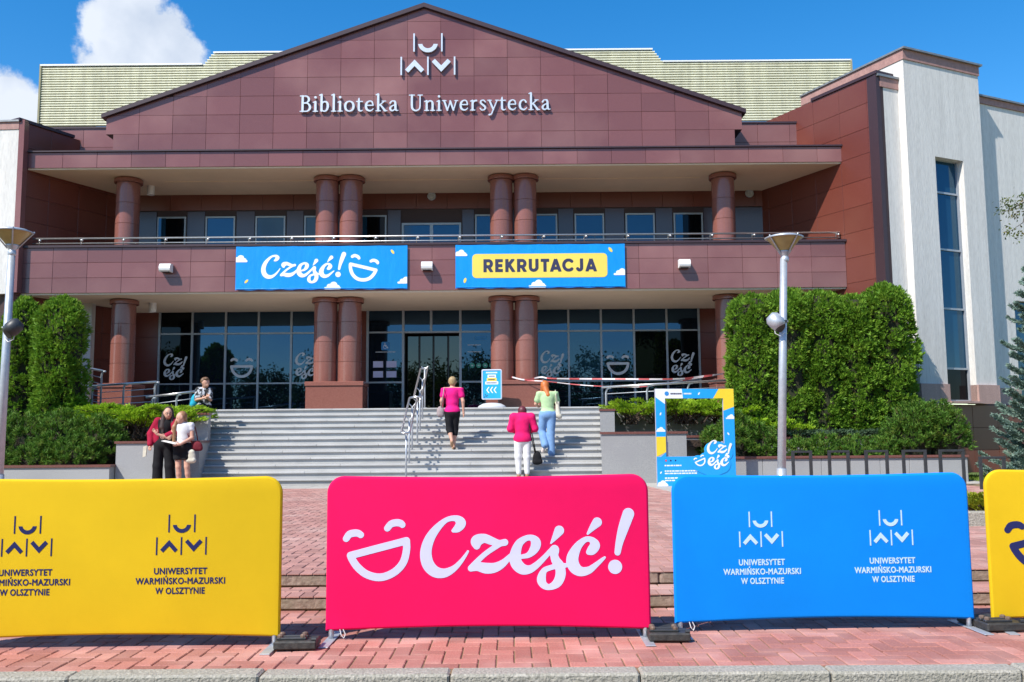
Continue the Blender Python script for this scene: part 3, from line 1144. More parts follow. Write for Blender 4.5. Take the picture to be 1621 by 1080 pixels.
# ---- cornice over the upper columns
FL, FR = -12.90, 8.83                                # ends of the cornice
cor = MB().prism_z([(FL, YF + .03), (FR, YF + .03), (7.45, 26.5), (-11.6, 26.5)], 8.44, 8.86).build('cornice', M['granite_dark'], B)
tiles(cor, (0, YF), 0, frange(FL, FR, .915, XA + .4575), [8.435, 8.855], M['granite'])
MB().box(FL - .02, FR + .02, YF - .05, YP + .3, 8.862, 8.90).build('coping', M['granite_cap'], cor)
MB().prism_z([(FL + .02, YF + .035), (FR - .02, YF + .035), (7.46, 26.5), (-11.6, 26.5)], 8.40, 8.438).build('soffit', M['soffit'], cor)
for x in (-7.4, -2.3, 3.0):                          # shallow seam ribs in the plaster
    MB().box(x - 2.3, x + 2.3, 25.05, 25.13, 8.385, 8.399).build('plaster_strip', M['soffit'], cor)

# ---- balcony
BZ0, BZ1 = 5.06, 6.27
bal = MB().prism_z([(-13.02, YF + .03), (8.83, YF + .03), (8.72, YF + .25), (-12.9, YF + .25)], BZ0 + .01, BZ1).build('balcony_front', M['granite_dark'], B)
tiles(bal, (0, YF), 0, frange(-13.02, 8.85, .909, XA + .25), [BZ0, BZ0 + .405, BZ0 + .81, BZ1], M['granite'])
MB().box(-13.0, 8.84, YF - .05, YF + .3, BZ1 + .002, BZ1 + .062).build('coping', M['granite_cap'], bal)
MB().prism_z([(-12.95, YF + .036), (8.80, YF + .036), (6.6, 27.6), (-11.2, 27.6)], BZ0 - .04, BZ0 + .005).build('soffit', M['soffit'], bal)
MB().prism_z([(-12.9, YF + .26), (8.68, YF + .26), (7.2, 26.6), (-11.5, 26.6)], 5.25, 5.33).build('balcony_floor', M['greystone'], bal)

# ---- columns: stacked drums with a collar
YC = 24.8
CR = .315


def column(x, z0, z1, nd):
    core = MB().lathe([(CR - .012, 0), (CR - .012, z1 - z0)], 24, (x, YC, z0)).build('column', M['granite_dark'], B)
    cz = z1 - .16
    zz = [z0 + (cz - z0) * k / nd for k in range(nd + 1)]
    for k in range(nd):
        h = zz[k + 1] - zz[k] - .006
        key = ('drum', round(h, 3))
        if key not in _tiles:
            b = MB().lathe([(CR - .012, 0), (CR - .004, 0), (CR, .005), (CR, h - .005), (CR - .004, h), (CR - .012, h)], 36, cap=False)
            me = make_mesh('drum', b.v, b.f, M['granite_col'], True)
            me.set_sharp_from_angle(angle=R(18))
            _tiles[key] = me
        link('drum', _tiles[key], (x, YC, zz[k] + .003), core, rot=(0, 0, random.uniform(0, 6)))
    key = ('collar',)
    if key not in _tiles:
        b = MB().lathe([(CR - .01, 0), (CR + .055, .0), (CR + .065, .012), (CR + .065, .10), (CR + .045, .12), (CR - .01, .12)], 36, cap=False)
        me = make_mesh('collar', b.v, b.f, M['granite_col'], True)
        me.set_sharp_from_angle(angle=R(18))
        _tiles[key] = me
    link('collar', _tiles[key], (x, YC, cz + .005), core)


cxs = [XA - 8.25, XA - 2.735, XA - 2.075, XA + 2.075, XA + 2.735, XA + 8.21]
for x in cxs:
    column(x, 2.72, BZ0 - .02, 4)
    column(x, BZ1 - .9, 8.42, 5)
for a, b_ in ((XA - 8.70, XA - 7.80), (XA - 3.17, XA - 1.64), (XA + 1.64, XA + 3.17), (XA + 7.76, XA + 8.66)):
    p = MB().bbox(a, b_, YC - .42, YC + .42, ZL - .02, 2.60, .012).build('pedestal', M['granite_col'], B)
    MB().bbox(a - .02, b_ + .02, YC - .45, YC + .45, 2.603, 2.72, .012).build('pedestal_cap', M['granite_col'], p)

# ---- upper wall with windows
YU = 26.5
uw = MB().box(-11.9, 7.7, YU + .03, YU + .3, 5.3, 8.45).build('upper_wall', M['granite_dark'], B)
wins = [(-10.42, -9.58), (-9.0, -8.13), (-7.53, -6.65), (-6.09, -5.25), (-4.5, -3.67), (-1.06, -.22), (.52, 1.36), (1.87, 2.74), (3.37, 4.23), (4.79, 5.65)]
bands = frange(-11.7, 7.6, .909, XA + .4575)
tiles(uw, (0, YU), 0, bands, [7.93, 8.44], M['granite_red'])
# panels between the windows
ed = [-11.0] + [e for w_ in sorted(wins + [(-3.22, -1.47)]) for e in w_] + [7.5]
for a, b_ in zip(ed[0::2], ed[1::2]):
    tiles(uw, (0, YU), 0, [a + .03, b_ - .03], [5.33, 6.6, 7.9], M['slate'])
tiles(uw, (0, YU), 0, [-11.65, -10.99], [5.33, 6.6, 7.9], M['granite_red'])


def window(x0, x1, z0, z1, y, glass, parent, dbl=False, t=.045):
    b = MB()
    b.box(x0, x1, y - .03, y + .05, z1 - t, z1).box(x0, x1, y - .03, y + .05, z0, z0 + t)
    b.box(x0, x0 + t, y - .03, y + .05, z0 + t, z1 - t).box(x1 - t, x1, y - .03, y + .05, z0 + t, z1 - t)
    if dbl:
        xm = (x0 + x1) / 2
        b.box(xm - t * .8, xm + t * .8, y - .035, y + .05, z0 + t, z1 - t)
    f = b.build('window', M['alu'], parent)
    cells = [(x0 + t, x1 - t)] if not dbl else [(x0 + t, xm - t * .8), (xm + t * .8, x1 - t)]
    for a, c in cells:
        MB().box(a, c, y + .0, y + .012, z0 + t, z1 - t).build('pane', glass, f)
    return f


for i, (a, b_) in enumerate(wins):
    window(a, b_, 5.9, 7.74, YU - .0, M['glass_dark'] if i in (0, 4, 9) else M['glass_blue'], B)
    if i in (0, 4, 9):                               # tilted-open sash: one side still shows glass
        MB().box(a + .05, a + .26, YU - .06, YU - .045, 5.95, 7.69).build('open_sash', M['glass_blue'], B)
window(-3.22, -1.47, 5.33, 7.5, YU, M['glass_blue'], B, True, .06)
# round alarm sounders are separate things, see below

# ---- ground floor: curtain walls
YG = 27.4
lw = MB().box(-12.2, 7.0, YG + .06, YG + .4, ZL - .1, 5.1)
lw = MB()
lw.box(-12.2, -10.62, YG + .03, YG + .4, ZL - .05, 5.06).box(-5.62, -4.36, YG + .03, YG + .4, ZL - .05, 5.06)
lw.box(-.52, .70, YG + .03, YG + .4, ZL - .05, 5.06).box(5.64, 7.2, YG + .03, YG + .4, ZL - .05, 5.06)
lw = lw.build('ground_floor_wall', M['granite_dark'], B)
for a, b_ in ((-12.2, -10.62), (-5.62, -4.36), (-.52, .70), (5.64, 7.2)):
    tiles(lw, (0, YG), 0, frange(a, b_, .79), [ZL, 2.72, 3.5, 4.28, 5.05], M['granite_red'])
room = MB().box(-12.2, 7.2, 31.5, 31.7, 1.5, 5.1).build('room_back_wall', M['interior'], B)


def glazing(xs, door=None, glass=None):
    """curtain wall with mullions at xs, transoms at fixed heights"""
    zb, z1, z2, zt = ZL, 2.86, 4.365, 5.02
    g = MB().box(xs[0] - .03, xs[-1] + .03, YG - .03, YG + .06, zt, zt + .045).build('glazing', M['alu'], B)
    MB().box(xs[0] - .03, xs[-1] + .03, YG - .028, YG + .06, zb, zb + .05).build('transom', M['alu'], g)
    for i, x in enumerate(xs):
        lo = zb + .05
        MB().box(x - .03, x + .03, YG - .045, YG + .06, lo, zt).build('mullion', M['alu'], g)
    for i in range(len(xs) - 1):
        a, c = xs[i] + .03, xs[i + 1] - .03
        dr = door and i in door
        MB().box(a, c, YG - .03, YG + .05, z2 - .025, z2 + .025).build('transom', M['alu'], g)
        cells = [(z2 + .025, zt)]
        if not dr:
            MB().box(a, c, YG - .03, YG + .05, z1 - .022, z1 + .022).build('transom', M['alu'], g)
            cells += [(zb + .05, z1 - .022), (z1 + .022, z2 - .025)]
        for q, (p, r) in enumerate(cells):
            if glass and glass.get((i, q)) == 'open': continue
            MB().box(a, c, YG + .0, YG + .014, p, r).build('pane', (glass or {}).get((i, q), M['glass']), g)
    return g


gl = [-10.60, -9.614, -8.608, -7.62, -6.634, -5.63]
gr = [.708, 1.70, 2.68, 3.667, 4.655, 5.622]
GL = glazing(gl, glass={(0, 0): M['glass_dark'], (0, 2): M['glass_dark'], (2, 2): M['blind_glass'] if 'blind_glass' in M else M['glass']})
GR = glazing(gr, glass={(1, 2): M['glass_blue'], (4, 2): M['glass_dark'], (3, 2): 'open'})
# middle bay with the doorway between the second and third post
GE = MB().box(-4.37, -.51, YG - .03, YG + .06, 5.02, 5.065).build('entrance_glazing', M['alu'], B)
for x, lo in ((-4.34, ZL), (-3.27, ZL), (-2.43, 4.39), (-1.55, ZL), (-.54, ZL)):
    MB().box(x - .035, x + .035, YG - .045, YG + .06, lo, 5.02).build('mullion', M['alu'], GE)
for a, c, zz in ((-4.305, -3.305, (2.86, 4.365)), (-3.235, -1.585, (4.365,)), (-1.515, -.575, (2.86, 4.365))):
    for z in zz:
        MB().box(a, c, YG - .03, YG + .05, z - .025, z + .025).build('transom', M['alu'], GE)
for a, c, z0, z1, g in ((-4.305, -3.305, ZL, 2.835, 'glass'), (-4.305, -3.305, 2.885, 4.34, 'glass'), (-1.515, -.575, ZL, 2.835, 'glass'), (-1.515, -.575, 2.885, 4.34, 'glass'),
                        (-4.305, -3.305, 4.39, 5.02, 'glass'), (-3.235, -2.465, 4.39, 5.02, 'glass'), (-2.395, -1.585, 4.39, 5.02, 'glass'), (-1.515, -.575, 4.39, 5.02, 'glass')):
    MB().box(a, c, YG, YG + .014, z0, z1).build('pane', M[g], GE)
# vestibule behind the doorway: side walls, ceiling, inner doors
ves = MB()
ves.box(-3.36, -3.30, YG + .07, 29.6, ZL, 4.36).box(-1.52, -1.46, YG + .07, 29.6, ZL, 4.36).box(-3.36, -1.46, YG + .07, 29.6, 4.37, 4.42)
ves = ves.build('vestibule', M['interior'], B)
for a, c in ((-3.28, -2.86), (-2.82, -2.43), (-2.39, -1.98), (-1.94, -1.54)):
    d = MB().box(a, c, 27.86, 27.88, ZL + .02, 4.3).build('inner_door', M['glass_mirror'], B)
    MB().box(a - .02, a + .02, 27.83, 27.90, ZL + .02, 4.3).build('door_stile', M['blackmetal'], d)
MB().box(-2.95, -2.75, 28.2, 28.24, 4.05, 4.09).build('vestibule_lamp', M['white'], ves)

# window open in the right bay: a tilted dark sash
b = MB().box(3.70, 4.62, YG - .02, YG + .02, 2.89, 4.33)
o = MB().box(3.72, 4.61, YG + .02, YG + .03, 2.90, 4.33).build('open_sash', M['glass_dark'], GR)
o.rotation_euler = (R(4), 0, 0)

# window lettering: the greeting in two lines and smiles, stuck to the panes
def stick(loops, x0, x1, z0, g, m='decal'):
    return print_on('window_decal', fit(loops, x0, x1, z0), YG - .003, M[m], g, local=False, depth=.002)


for g, xs in ((GL, gl), (GR, gr)):
    for i in (0, 4):
        c = (xs[i] + xs[i + 1]) / 2 + (-.02 if i else .0)
        stick(G_STACK, c - .36, c + .36, 2.98, g)
    c = (xs[2] + xs[3]) / 2
    stick(level(G_SMILE, -14), c - .345, c + .345, 3.03, g)
# notices on the entrance panes
for x in (-4.02, -3.62):
    for z in (3.10, 3.40):
        MB().box(x - .15, x + .15, YG - .004, YG - .001, z - .09, z + .10).build('paper_notice', M['p_lilac'], GE)
M['s_blue'] = mat('blue sticker', (0.03, 0.25, 0.62), (0.03, 0.23, 0.58), scale=4, rough=.5)
M['s_green'] = mat('green sticker', (0.06, 0.36, 0.26), (0.05, 0.33, 0.24), scale=4, rough=.5)
print_on('access_sticker', [rect(-3.93, -3.68, 3.83, 4.08, .04)], YG - .004, M['s_blue'], GE, local=False)
wc = [[(-3.82, 4.035, .014)], [(-3.82, 4.0, .011), (-3.815, 3.955, .011), (-3.765, 3.95, .010), (-3.745, 3.895, .010), (-3.725, 3.9, .008)],
      [(-3.835, 3.985, .006), (-3.865, 3.945, .006), (-3.85, 3.89, .006), (-3.80, 3.875, .006), (-3.765, 3.91, .006)], [(-3.815, 3.98, .007), (-3.775, 3.98, .007)]]
print_on('wheelchair_symbol', outlines(wc, .004), YG - .008, M['b_white'], GE, local=False)
MB().box(-4.1, -3.5, YG - .004, YG - .001, 3.765, 3.785).build('sticker_line', M['decal'], GE)
print_on('label_sticker', [rect(-1.12, -.76, 4.12, 4.22, .01)], YG - .004, M['s_blue'], GE, local=False)
for k in range(4):
    print_on('round_sticker', [ngon(-1.20 + k * .195, 3.35, .075)], YG - .004, M['s_green'], GE, local=False)
    print_on('sticker_mark', [ngon(-1.20 + k * .195, 3.35, .032, 10, .02)], YG - .007, M['decal'], GE, local=False)
for z in (3.96, 3.75):
    MB().box(-1.34, -.94, YG - .004, YG - .001, z, z + .018).build('sticker_line', M['decal'], GE)

# ---- splayed side wing on the right: red flank, white tower with tall window
C0 = Vector((9.40, 22.7))
uu = Vector((.906, .423))
nn = Vector((.423, -.906))                           # outwards, to the street
ANG = math.atan2(uu.y, uu.x)


def P2(t, d=0.0, o=C0):
    q = o + uu * t + nn * d
    return (q.x, q.y)


back = math.atan2(3.65, -1.9)                        # direction of the flank going back
fl = Vector((math.cos(back), math.sin(back)))
flank_n = Vector((-.887, -.462))
def PF(s, d=0.0):
    q = C0 + fl * s + flank_n * d
    return (q.x, q.y)


wing = MB().prism_z([PF(0, -.03), PF(4.6, -.03), PF(4.6, -.6), PF(0, -.6)], .2, 10.40).build('side_wing', M['granite_dark'], B)
# tiles run from the back edge to the corner so that they face the forecourt
fs_ = frange(0, 4.6, .92, .34)
zz = frange(.2, 10.42, .66, 10.42 - .66 * 15)
ang_f = back + math.pi                               # local +u runs towards the corner
o_ = PF(4.6)
tiles(wing, o_, ang_f, [4.6 - s for s in fs_[::-1]], zz, M['granite_red'], skip=lambda a, b_, c, d: False)
MB().prism_z([PF(-.04, .04), PF(2.2, .04), PF(2.2, -.6), PF(-.04, -.6)], 10.42, 10.50).build('coping', M['granite_cap'], wing)
# corner strip of darker granite, then white bay, then tower
MB().prism_z([P2(-.02, .004), P2(.11, .004), P2(.11, -.3), P2(-.02, -.3)], .2, 10.41).build('corner_strip', M['granite_cap'], wing)
MB().prism_z([P2(.11, -.01), P2(1.6, -.01), P2(1.6, -.6), P2(.11, -.6)], 1.95, 10.10).build('white_bay', M['render'], wing)
MB().prism_z([P2(.11, .02), P2(1.0, .02), P2(1.0, -.6), P2(.11, -.6)], 10.10, 10.36).build('pink_band', M['pinkband'], wing)
MB().prism_z([P2(.0, .06), P2(1.0, .06), P2(1.0, -.6), P2(.0, -.6)], 10.36, 10.42).build('coping', M['zinc'], wing)

T0, T1, TD = .755, 3.56, .2
tower = MB()
WX0, WX1, WZ0, WZ1 = 1.74, 2.79, 2.05, 8.40          # window opening
tower.prism_z([P2(T0, TD), P2(WX0, TD), P2(WX0, -.15), P2(T0, -.15)], 2.0, 10.86)
tower.prism_z([P2(WX1, TD), P2(T1, TD), P2(T1, -.15), P2(WX1, -.15)], 2.0, 10.86)
tower.prism_z([P2(WX0, TD), P2(WX1, TD), P2(WX1, -.15), P2(WX0, -.15)], WZ1, 10.86)
tower.prism_z([P2(T0, -.15), P2(T1, -.15), P2(T1, -3.5), P2(T0, -3.5)], 8.5, 10.86)
tower = tower.build('tower', M['render'], B)
MB().prism_z([P2(T0 - .02, TD + .03), P2(T1 + .02, TD + .03), P2(T1 + .02, -3.5), P2(T0 - .02, -3.5)], 10.86, 11.12).build('pink_band', M['pinkband'], tower)
MB().prism_z([P2(T0 - .06, TD + .1), P2(T1 + .08, TD + .1), P2(T1 + .08, -3.5), P2(T0 - .06, -3.5)], 11.12, 11.17).build('coping', M['zinc'], tower)
for a, c in ((T0 - .03, WX0), (WX1, T1 + .03)):
    MB().prism_z([P2(a, TD + .06), P2(c, TD + .06), P2(c, -.1), P2(a, -.1)], 1.97, 2.46).build('stone_base', M['pinkstone'], tower)
# tall window, four lights
zl = [WZ0, 2.88, 4.44, 6.0, 7.52, WZ1]
wf = MB()
for a, c in ((WX0, WX0 + .05), (WX1 - .05, WX1)):
    wf.prism_z([P2(a, .02), P2(c, .02), P2(c, -.08), P2(a, -.08)], WZ0, WZ1)
wf = wf.build('tall_window', M['alu'], B)
for z in zl:
    MB().prism_z([P2(WX0 + .05, .01), P2(WX1 - .05, .01), P2(WX1 - .05, -.07), P2(WX0 + .05, -.07)], z - .025, z + .025).build('transom', M['alu'], wf)
for a, c in zip(zl[:-1], zl[1:]):
    MB().prism_z([P2(WX0 + .05, -.03), P2(WX1 - .05, -.03), P2(WX1 - .05, -.045), P2(WX0 + .05, -.045)], a + .025, c - .025).build('pane', M['glass_blue'] if a > 2.5 else M['glass_dark'], wf)
MB().prism_z([P2(WX0 - .02, TD + .10), P2(WX1 + .1, TD + .10), P2(WX1 + .1, -.1), P2(WX0 - .02, -.1)], 1.98, 2.03).build('window_sill', M['pinkstone'], wf)
# long white side wall further right with its own window
SD = -.25
sw = MB()
sw.prism_z([P2(T1, SD), P2(5.06, SD), P2(5.06, -.6), P2(T1, -.6)], 2.0, 10.34)
sw.prism_z([P2(6.1, SD), P2(16, SD), P2(16, -.6), P2(6.1, -.6)], 2.0, 10.34)
sw.prism_z([P2(5.06, SD), P2(6.1, SD), P2(6.1, -.6), P2(5.06, -.6)], 4.85, 10.34)
sw = sw.build('side_wall', M['render'], B)
MB().prism_z([P2(T1, SD + .04), P2(16, SD + .04), P2(16, -.6), P2(T1, -.6)], 10.34, 10.52).build('pink_band', M['pinkband'], sw)
MB().prism_z([P2(T1, SD + .1), P2(16, SD + .1), P2(16, -.6), P2(T1, -.6)], 10.52, 10.57).build('coping', M['zinc'], sw)
MB().prism_z([P2(T1 + .03, SD + .05), P2(5.06, SD + .05), P2(5.06, -.5), P2(T1 + .03, -.5)], 1.97, 2.42).build('stone_base', M['pinkstone'], sw)
MB().prism_z([P2(5.06, -.4), P2(6.1, -.4), P2(6.1, -.42), P2(5.06, -.42)], 2.0, 4.85).build('pane', M['glass_blue'], sw)
# dark red tiled plinth under the white walls
pl = MB().prism_z([P2(.1, -.13), P2(16, -.13), P2(16, -.6), P2(.1, -.6)], .15, 1.96).build('plinth', M['granite_dark'], B)
tiles(pl, P2(0, -.10), ANG, frange(.1, 12, .95), [.2, .78, 1.36, 1.95], M['granite_red'])

# ---- splayed wing on the left, mirrored and lower
CL = Vector((-13.02, 23.6))
ul = Vector((-.998, .06))
def PL(t, d=0.0):                                    # t along the white face to the left, d outwards
    q = CL + ul * t + Vector((-.06, -.998)) * d
    return (q.x, q.y)


lfl = Vector((1.42, 2.7)).normalized()
def PLF(s, d=0.0):
    q = CL + lfl * s + Vector((lfl.y, -lfl.x)) * d
    return (q.x, q.y)


lwing = MB().prism_z([PLF(0, -.03), PLF(3.3, -.03), PLF(3.3, -.5), PLF(0, -.5)], ZL, 9.66).build('side_wing', M['granite_dark'], B)
lz = frange(5.0, 9.66, .66, 9.66 - .66 * 8)
tiles(lwing, PLF(0), math.atan2(lfl.y, lfl.x), frange(0, 3.3, .92), [ZL, 2.7, 3.5, 4.25, 5.0] + lz[1:], M['granite_red'])
MB().prism_z([PL(-.13, .01), PL(.02, .01), PL(.02, -.2), PL(-.13, -.2)], BZ0, 9.70).build('corner_strip', M['granite'], lwing)
MB().prism_z([PLF(-.06, .05), PLF(1.6, .05), PLF(1.6, -.5), PLF(-.06, -.5)], 9.66, 9.74).build('coping', M['granite_cap'], lwing)
MB().prism_z([PL(.02, 0), PL(4, 0), PL(4, -.5), PL(.02, -.5)], BZ0 - .03, 9.44).build('white_bay', M['render'], lwing)
MB().prism_z([PL(.02, .02), PL(4, .02), PL(4, -.5), PL(.02, -.5)], 9.44, 9.64).build('pink_band', M['pinkband'], lwing)
MB().prism_z([PL(.0, .06), PL(4, .06), PL(4, -.5), PL(.0, -.5)], 9.64, 9.69).build('coping', M['zinc'], lwing)
MB().prism_z([PL(.02, -.5), PL(4, -.5), PL(4, -2.2), PL(.02, -2.2)], BZ0 - .03, BZ0 + .02).build('soffit', M['soffit'], lwing)
MB().prism_z([PL(-1.2, -1.8), PL(5, -1.8), PL(5, -2.0), PL(-1.2, -2.0)], .2, BZ0 + .02).build('lower_wall', M['render'], lwing)

# ---- attic wall and louvred plant screen on the roof
YA = 25.2
at = MB().box(-13.4, 9.2, YA + .03, YA + .3, 8.8, 10.0).build('attic', M['granite_dark'], B)
tiles(at, (0, YA), 0, frange(-13.3, XA - HW + .6, .909, XA + .25), [8.86, 9.45, 9.99], M['granite'])
tiles(at, (0, YA), 0, frange(XA + HW - .6, 9.15, .909, XA + .25), [8.86, 9.45, 9.99], M['granite'])
MB().box(-13.4, 9.2, YA - .03, YA + .33, 9.992, 10.04).build('coping', M['granite_cap'], at)
YV = 29.0
scr = MB()
scr.box(-15.4, 11.2, YV + .12, YV + .16, 11.45, 13.44).box(-9.7, 4.65, YV + .12, YV + .16, 13.44, 13.88)
scr.box(-15.44, -15.38, YV - .03, YV + 4, 11.4, 13.5).box(11.18, 11.24, YV - .03, YV + 4, 11.4, 13.46)
scr = scr.build('louvre_screen', M['louvre_dark'], B)
nl = 24
pit = (13.42 - 11.42) / nl


def slat(x0, x1, z):
    b = MB()
    h = pit * .80
    prof = [(.10, 0), (.03, 0), (.0, h * .25), (.0, h * .62), (.02, h * .88), (.06, h), (.10, h)]
    n = len(prof)
    b.add([(x0, YV + y, z + q) for y, q in prof] + [(x1, YV + y, z + q) for y, q in prof],
          [tuple(range(n)), tuple(range(2 * n - 1, n - 1, -1))] + [(i, (i + 1) % n, n + (i + 1) % n, n + i) for i in range(n)])
    b.build('slat', M['louvre'], scr)


for k in range(nl):
    slat(-15.38, 11.18, 11.42 + k * pit)
for k in range(5):
    z = 13.42 + k * pit
    slat(-10.08 + (z - 13.42) * .75, 5.02 - (z - 13.42) * .75, z)
MB().box(-15.42, -10.1, YV - .03, YV + .2, 13.445, 13.50).build('top_rail', M['white'], scr)
MB().box(5.03, 11.22, YV - .03, YV + .2, 13.42, 13.465).build('top_rail', M['white'], scr)
MB().box(-9.75, 4.7, YV - .03, YV + .2, 13.84, 13.89).build('top_rail', M['white'], scr)
for x in (-14.4, -12.9, -11.0, -9.0, -6.9, 5.4, 7.4, 9.4):
    MB().box(x - .012, x + .012, YV + .012, YV + .03, 11.42, 13.42).build('screen_post', M['louvre_dark'], scr)
rb = MB().box(-15, 10.9, YV + .3, YV + .34, 10.0, 11.45).build('roof_storey', M['interior'], B)
for x in (5.6, 6.5, 7.5, 8.3, 9.3):
    MB().box(x - .04, x + .04, YV + .2, YV + .29, 10.0, 11.42).build('window_post', M['alu'], rb)
    MB().box(x + .05, x + .7, YV + .27, YV + .285, 10.2, 11.4).build('pane', M['glass_dark'], rb)
# roofs so that no light falls in from above
MB().box(-13, 9, 24.6, YV + .4, 8.95, 9.0).build('roof', M['zinc'], B)
MB().box(-11.9, 7.0, 26.6, 31.7, 5.07, 5.2).build('floor_slab', M['interior'], B)
# ------------------------------------------------------------------ entrance stairs
NS, RISE, RUN, YB, ZB = 12, .147, .30, 20.0, .2


def xl(y): return -6.76 - (y - 20.0) * .205 - (.55 if y > 21.6 else 0)
def xr(y): return 1.90 + (y - 20.0) * .105


stairs = empty('entrance_stairs', (-2.4, 20, .2), 'wide grey granite stairs rising to the library entrance', 'stairs')
for k in range(NS):
    y0, z1 = YB + k * RUN, ZB + (k + 1) * RISE
    y1 = y0 + RUN if k < NS - 1 else y0 + 4.6
    a, b_ = xl(y0) - .15, xr(y0) + .15
    st = MB().box(a, b_, y0 + .045, min(y1, y0 + .6), z1 - RISE, z1 - .042).build('step', M['step'], stairs)
    js = frange(a, b_, 1.45, -2.4 + (.72 if k % 2 else 0))
    for u0, u1 in zip(js[:-1], js[1:]):
        MB().bbox(u0 + .002, u1 - .002, y0, y0 + (RUN + .045 if k < NS - 1 else .45), z1 - .04, z1 + random.uniform(-.001, .001), .006).build('tread', M['step'], st)
terrace = struct(MB().prism_z([(-12.4, 22.6), (-8.1, 22.6), (-8.1, 23.72), (2.3, 23.72), (2.3, 22.9), (8.6, 22.9), (8.6, 31.6), (-12.4, 31.6)], .2, ZL - .008).build('terrace', M['greystone']))

# ------------------------------------------------------------------ planter walls
def capped(name, poly, z0, z1, label, over=.03, joints=()):
    """grey stone wall with a brown red cap"""
    P = np.array(poly, float)
    base = (P[:, 0].mean(), P[:, 1].mean(), z0)
    t = empty(name, base, label, 'planter wall')
    MB().prism_z(poly, z0, z1 - .05).build('wall', M['greystone'], t)
    c = P.mean(0)
    Q = []
    for p in P:
        d = p - c
        Q.append(tuple(p + np.sign(d) * over))
    MB().prism_z(Q, z1 - .048, z1).build('cap', M['redcap'], t)
    return t


capped('planter_wall', [(-8.5, 19.75), (-6.72, 19.75), (-7.04, 21.3), (-8.5, 21.3)], .2, 1.19, 'grey stone block with brown cap behind the two women')
capped('planter_wall', [(-7.6, 21.32), (-7.06, 21.32), (-7.10, 21.62), (-7.6, 21.62)], .2, 1.83, 'narrow grey cheek wall left of the stairs beside the boy', .02)
capped('planter_wall', [(-14.5, 19.5), (-8.52, 19.5), (-8.52, 19.8), (-14.5, 19.8)], .2, .70, 'low grey planter wall under the dark pines by the lamp post')
capped('planter_wall', [(1.92, 19.95), (3.76, 19.95), (3.76, 20.3), (1.95, 20.3)], .2, 1.31, 'grey stone planter wall right of the stairs behind the photo frame')
capped('planter_wall', [(2.04, 21.45), (2.38, 21.45), (2.55, 23.0), (2.21, 23.0)], .2, 1.85, 'narrow grey cheek wall right of the stairs under the juniper', .02)
capped('planter_wall', [(3.5, 20.9), (5.4, 20.9), (5.4, 21.1), (3.5, 21.1)], .2, 1.22, 'shaded recessed planter wall seen through the photo frame')
lowr = empty('planter_wall', (7.1, 19.6, .2), 'long low grey planter wall behind the bicycle hoops', 'planter wall')
xs_ = frange(4.65, 9.60, .62)
for a, b_ in zip(xs_[:-1], xs_[1:]):
    MB().bbox(a + .003, b_ - .003, 19.5, 19.8, .2, .715, .006).build('stone_block', M['greystone'], lowr)
for a, b_ in zip(frange(4.65, 9.60, 1.24)[:-1], frange(4.65, 9.60, 1.24)[1:]):
    MB().bbox(a + .002 - .02, b_ - .002 + (.02 if b_ > 9.5 else -.02), 19.46, 19.84, .717, .765, .006).build('cap', M['redcap'], lowr)
MB().bbox(4.66, 4.9, 19.82, 20.9, .2, .715, .006).build('stone_block', M['greystone'], lowr)
MB().bbox(9.34, 9.6, 19.82, 21.6, .2, .715, .006).build('stone_block', M['greystone'], lowr)
capped('planter_wall', [(5.42, 21.1), (8.6, 21.1), (8.6, 21.3), (5.42, 21.3)], .2, 1.17, 'upper grey planter wall with brown cap below the thuja hedge')
# soil of the beds
def bed(name, poly, z):
    return struct(MB().prism_z(poly, z - .15, z).build(name, M['soil']))


bed('planting_bed', [(-14.5, 19.78), (-8.5, 19.78), (-8.5, 22.6), (-14.5, 22.6)], .64)
bed('planting_bed', [(-14.5, 21.3), (-7.62, 21.3), (-8.05, 22.62), (-14.5, 22.62)], 1.34)
bed('planting_bed', [(2.3, 20.28), (3.78, 20.28), (5.4, 21.08), (5.4, 22.92), (2.3, 22.92)], 1.12)
bed('planting_bed', [(4.88, 19.78), (9.36, 19.78), (9.36, 21.12), (4.88, 21.12)], .64)
bed('planting_bed', [(5.4, 21.28), (9.6, 21.28), (9.0, 22.92), (5.4, 22.92)], 1.10)

# ------------------------------------------------------------------ handrails
def loop_rail(yA, zA, yB, zB, x, half, parent):
    """two parallel rails joined by round ends, sloping with the stairs"""
    P = []
    d = Vector((0, yB - yA, zB - zA))
    Ln = d.length
    d.normalize()
    for a in np.linspace(0, math.pi, 7):
        P.append(Vector((x, yA, zA)) + Vector((half * math.cos(a), 0, 0)) - d * half * .6 * math.sin(a))
    for a in np.linspace(math.pi, 2 * math.pi, 7):
        P.append(Vector((x, yB, zB)) + Vector((half * math.cos(a), 0, 0)) - d * half * .6 * math.sin(a))
    P.append(P[0])
    return MB().tube(P, .024, 8, False).build('handrail', M['steel'], parent, smooth=True)


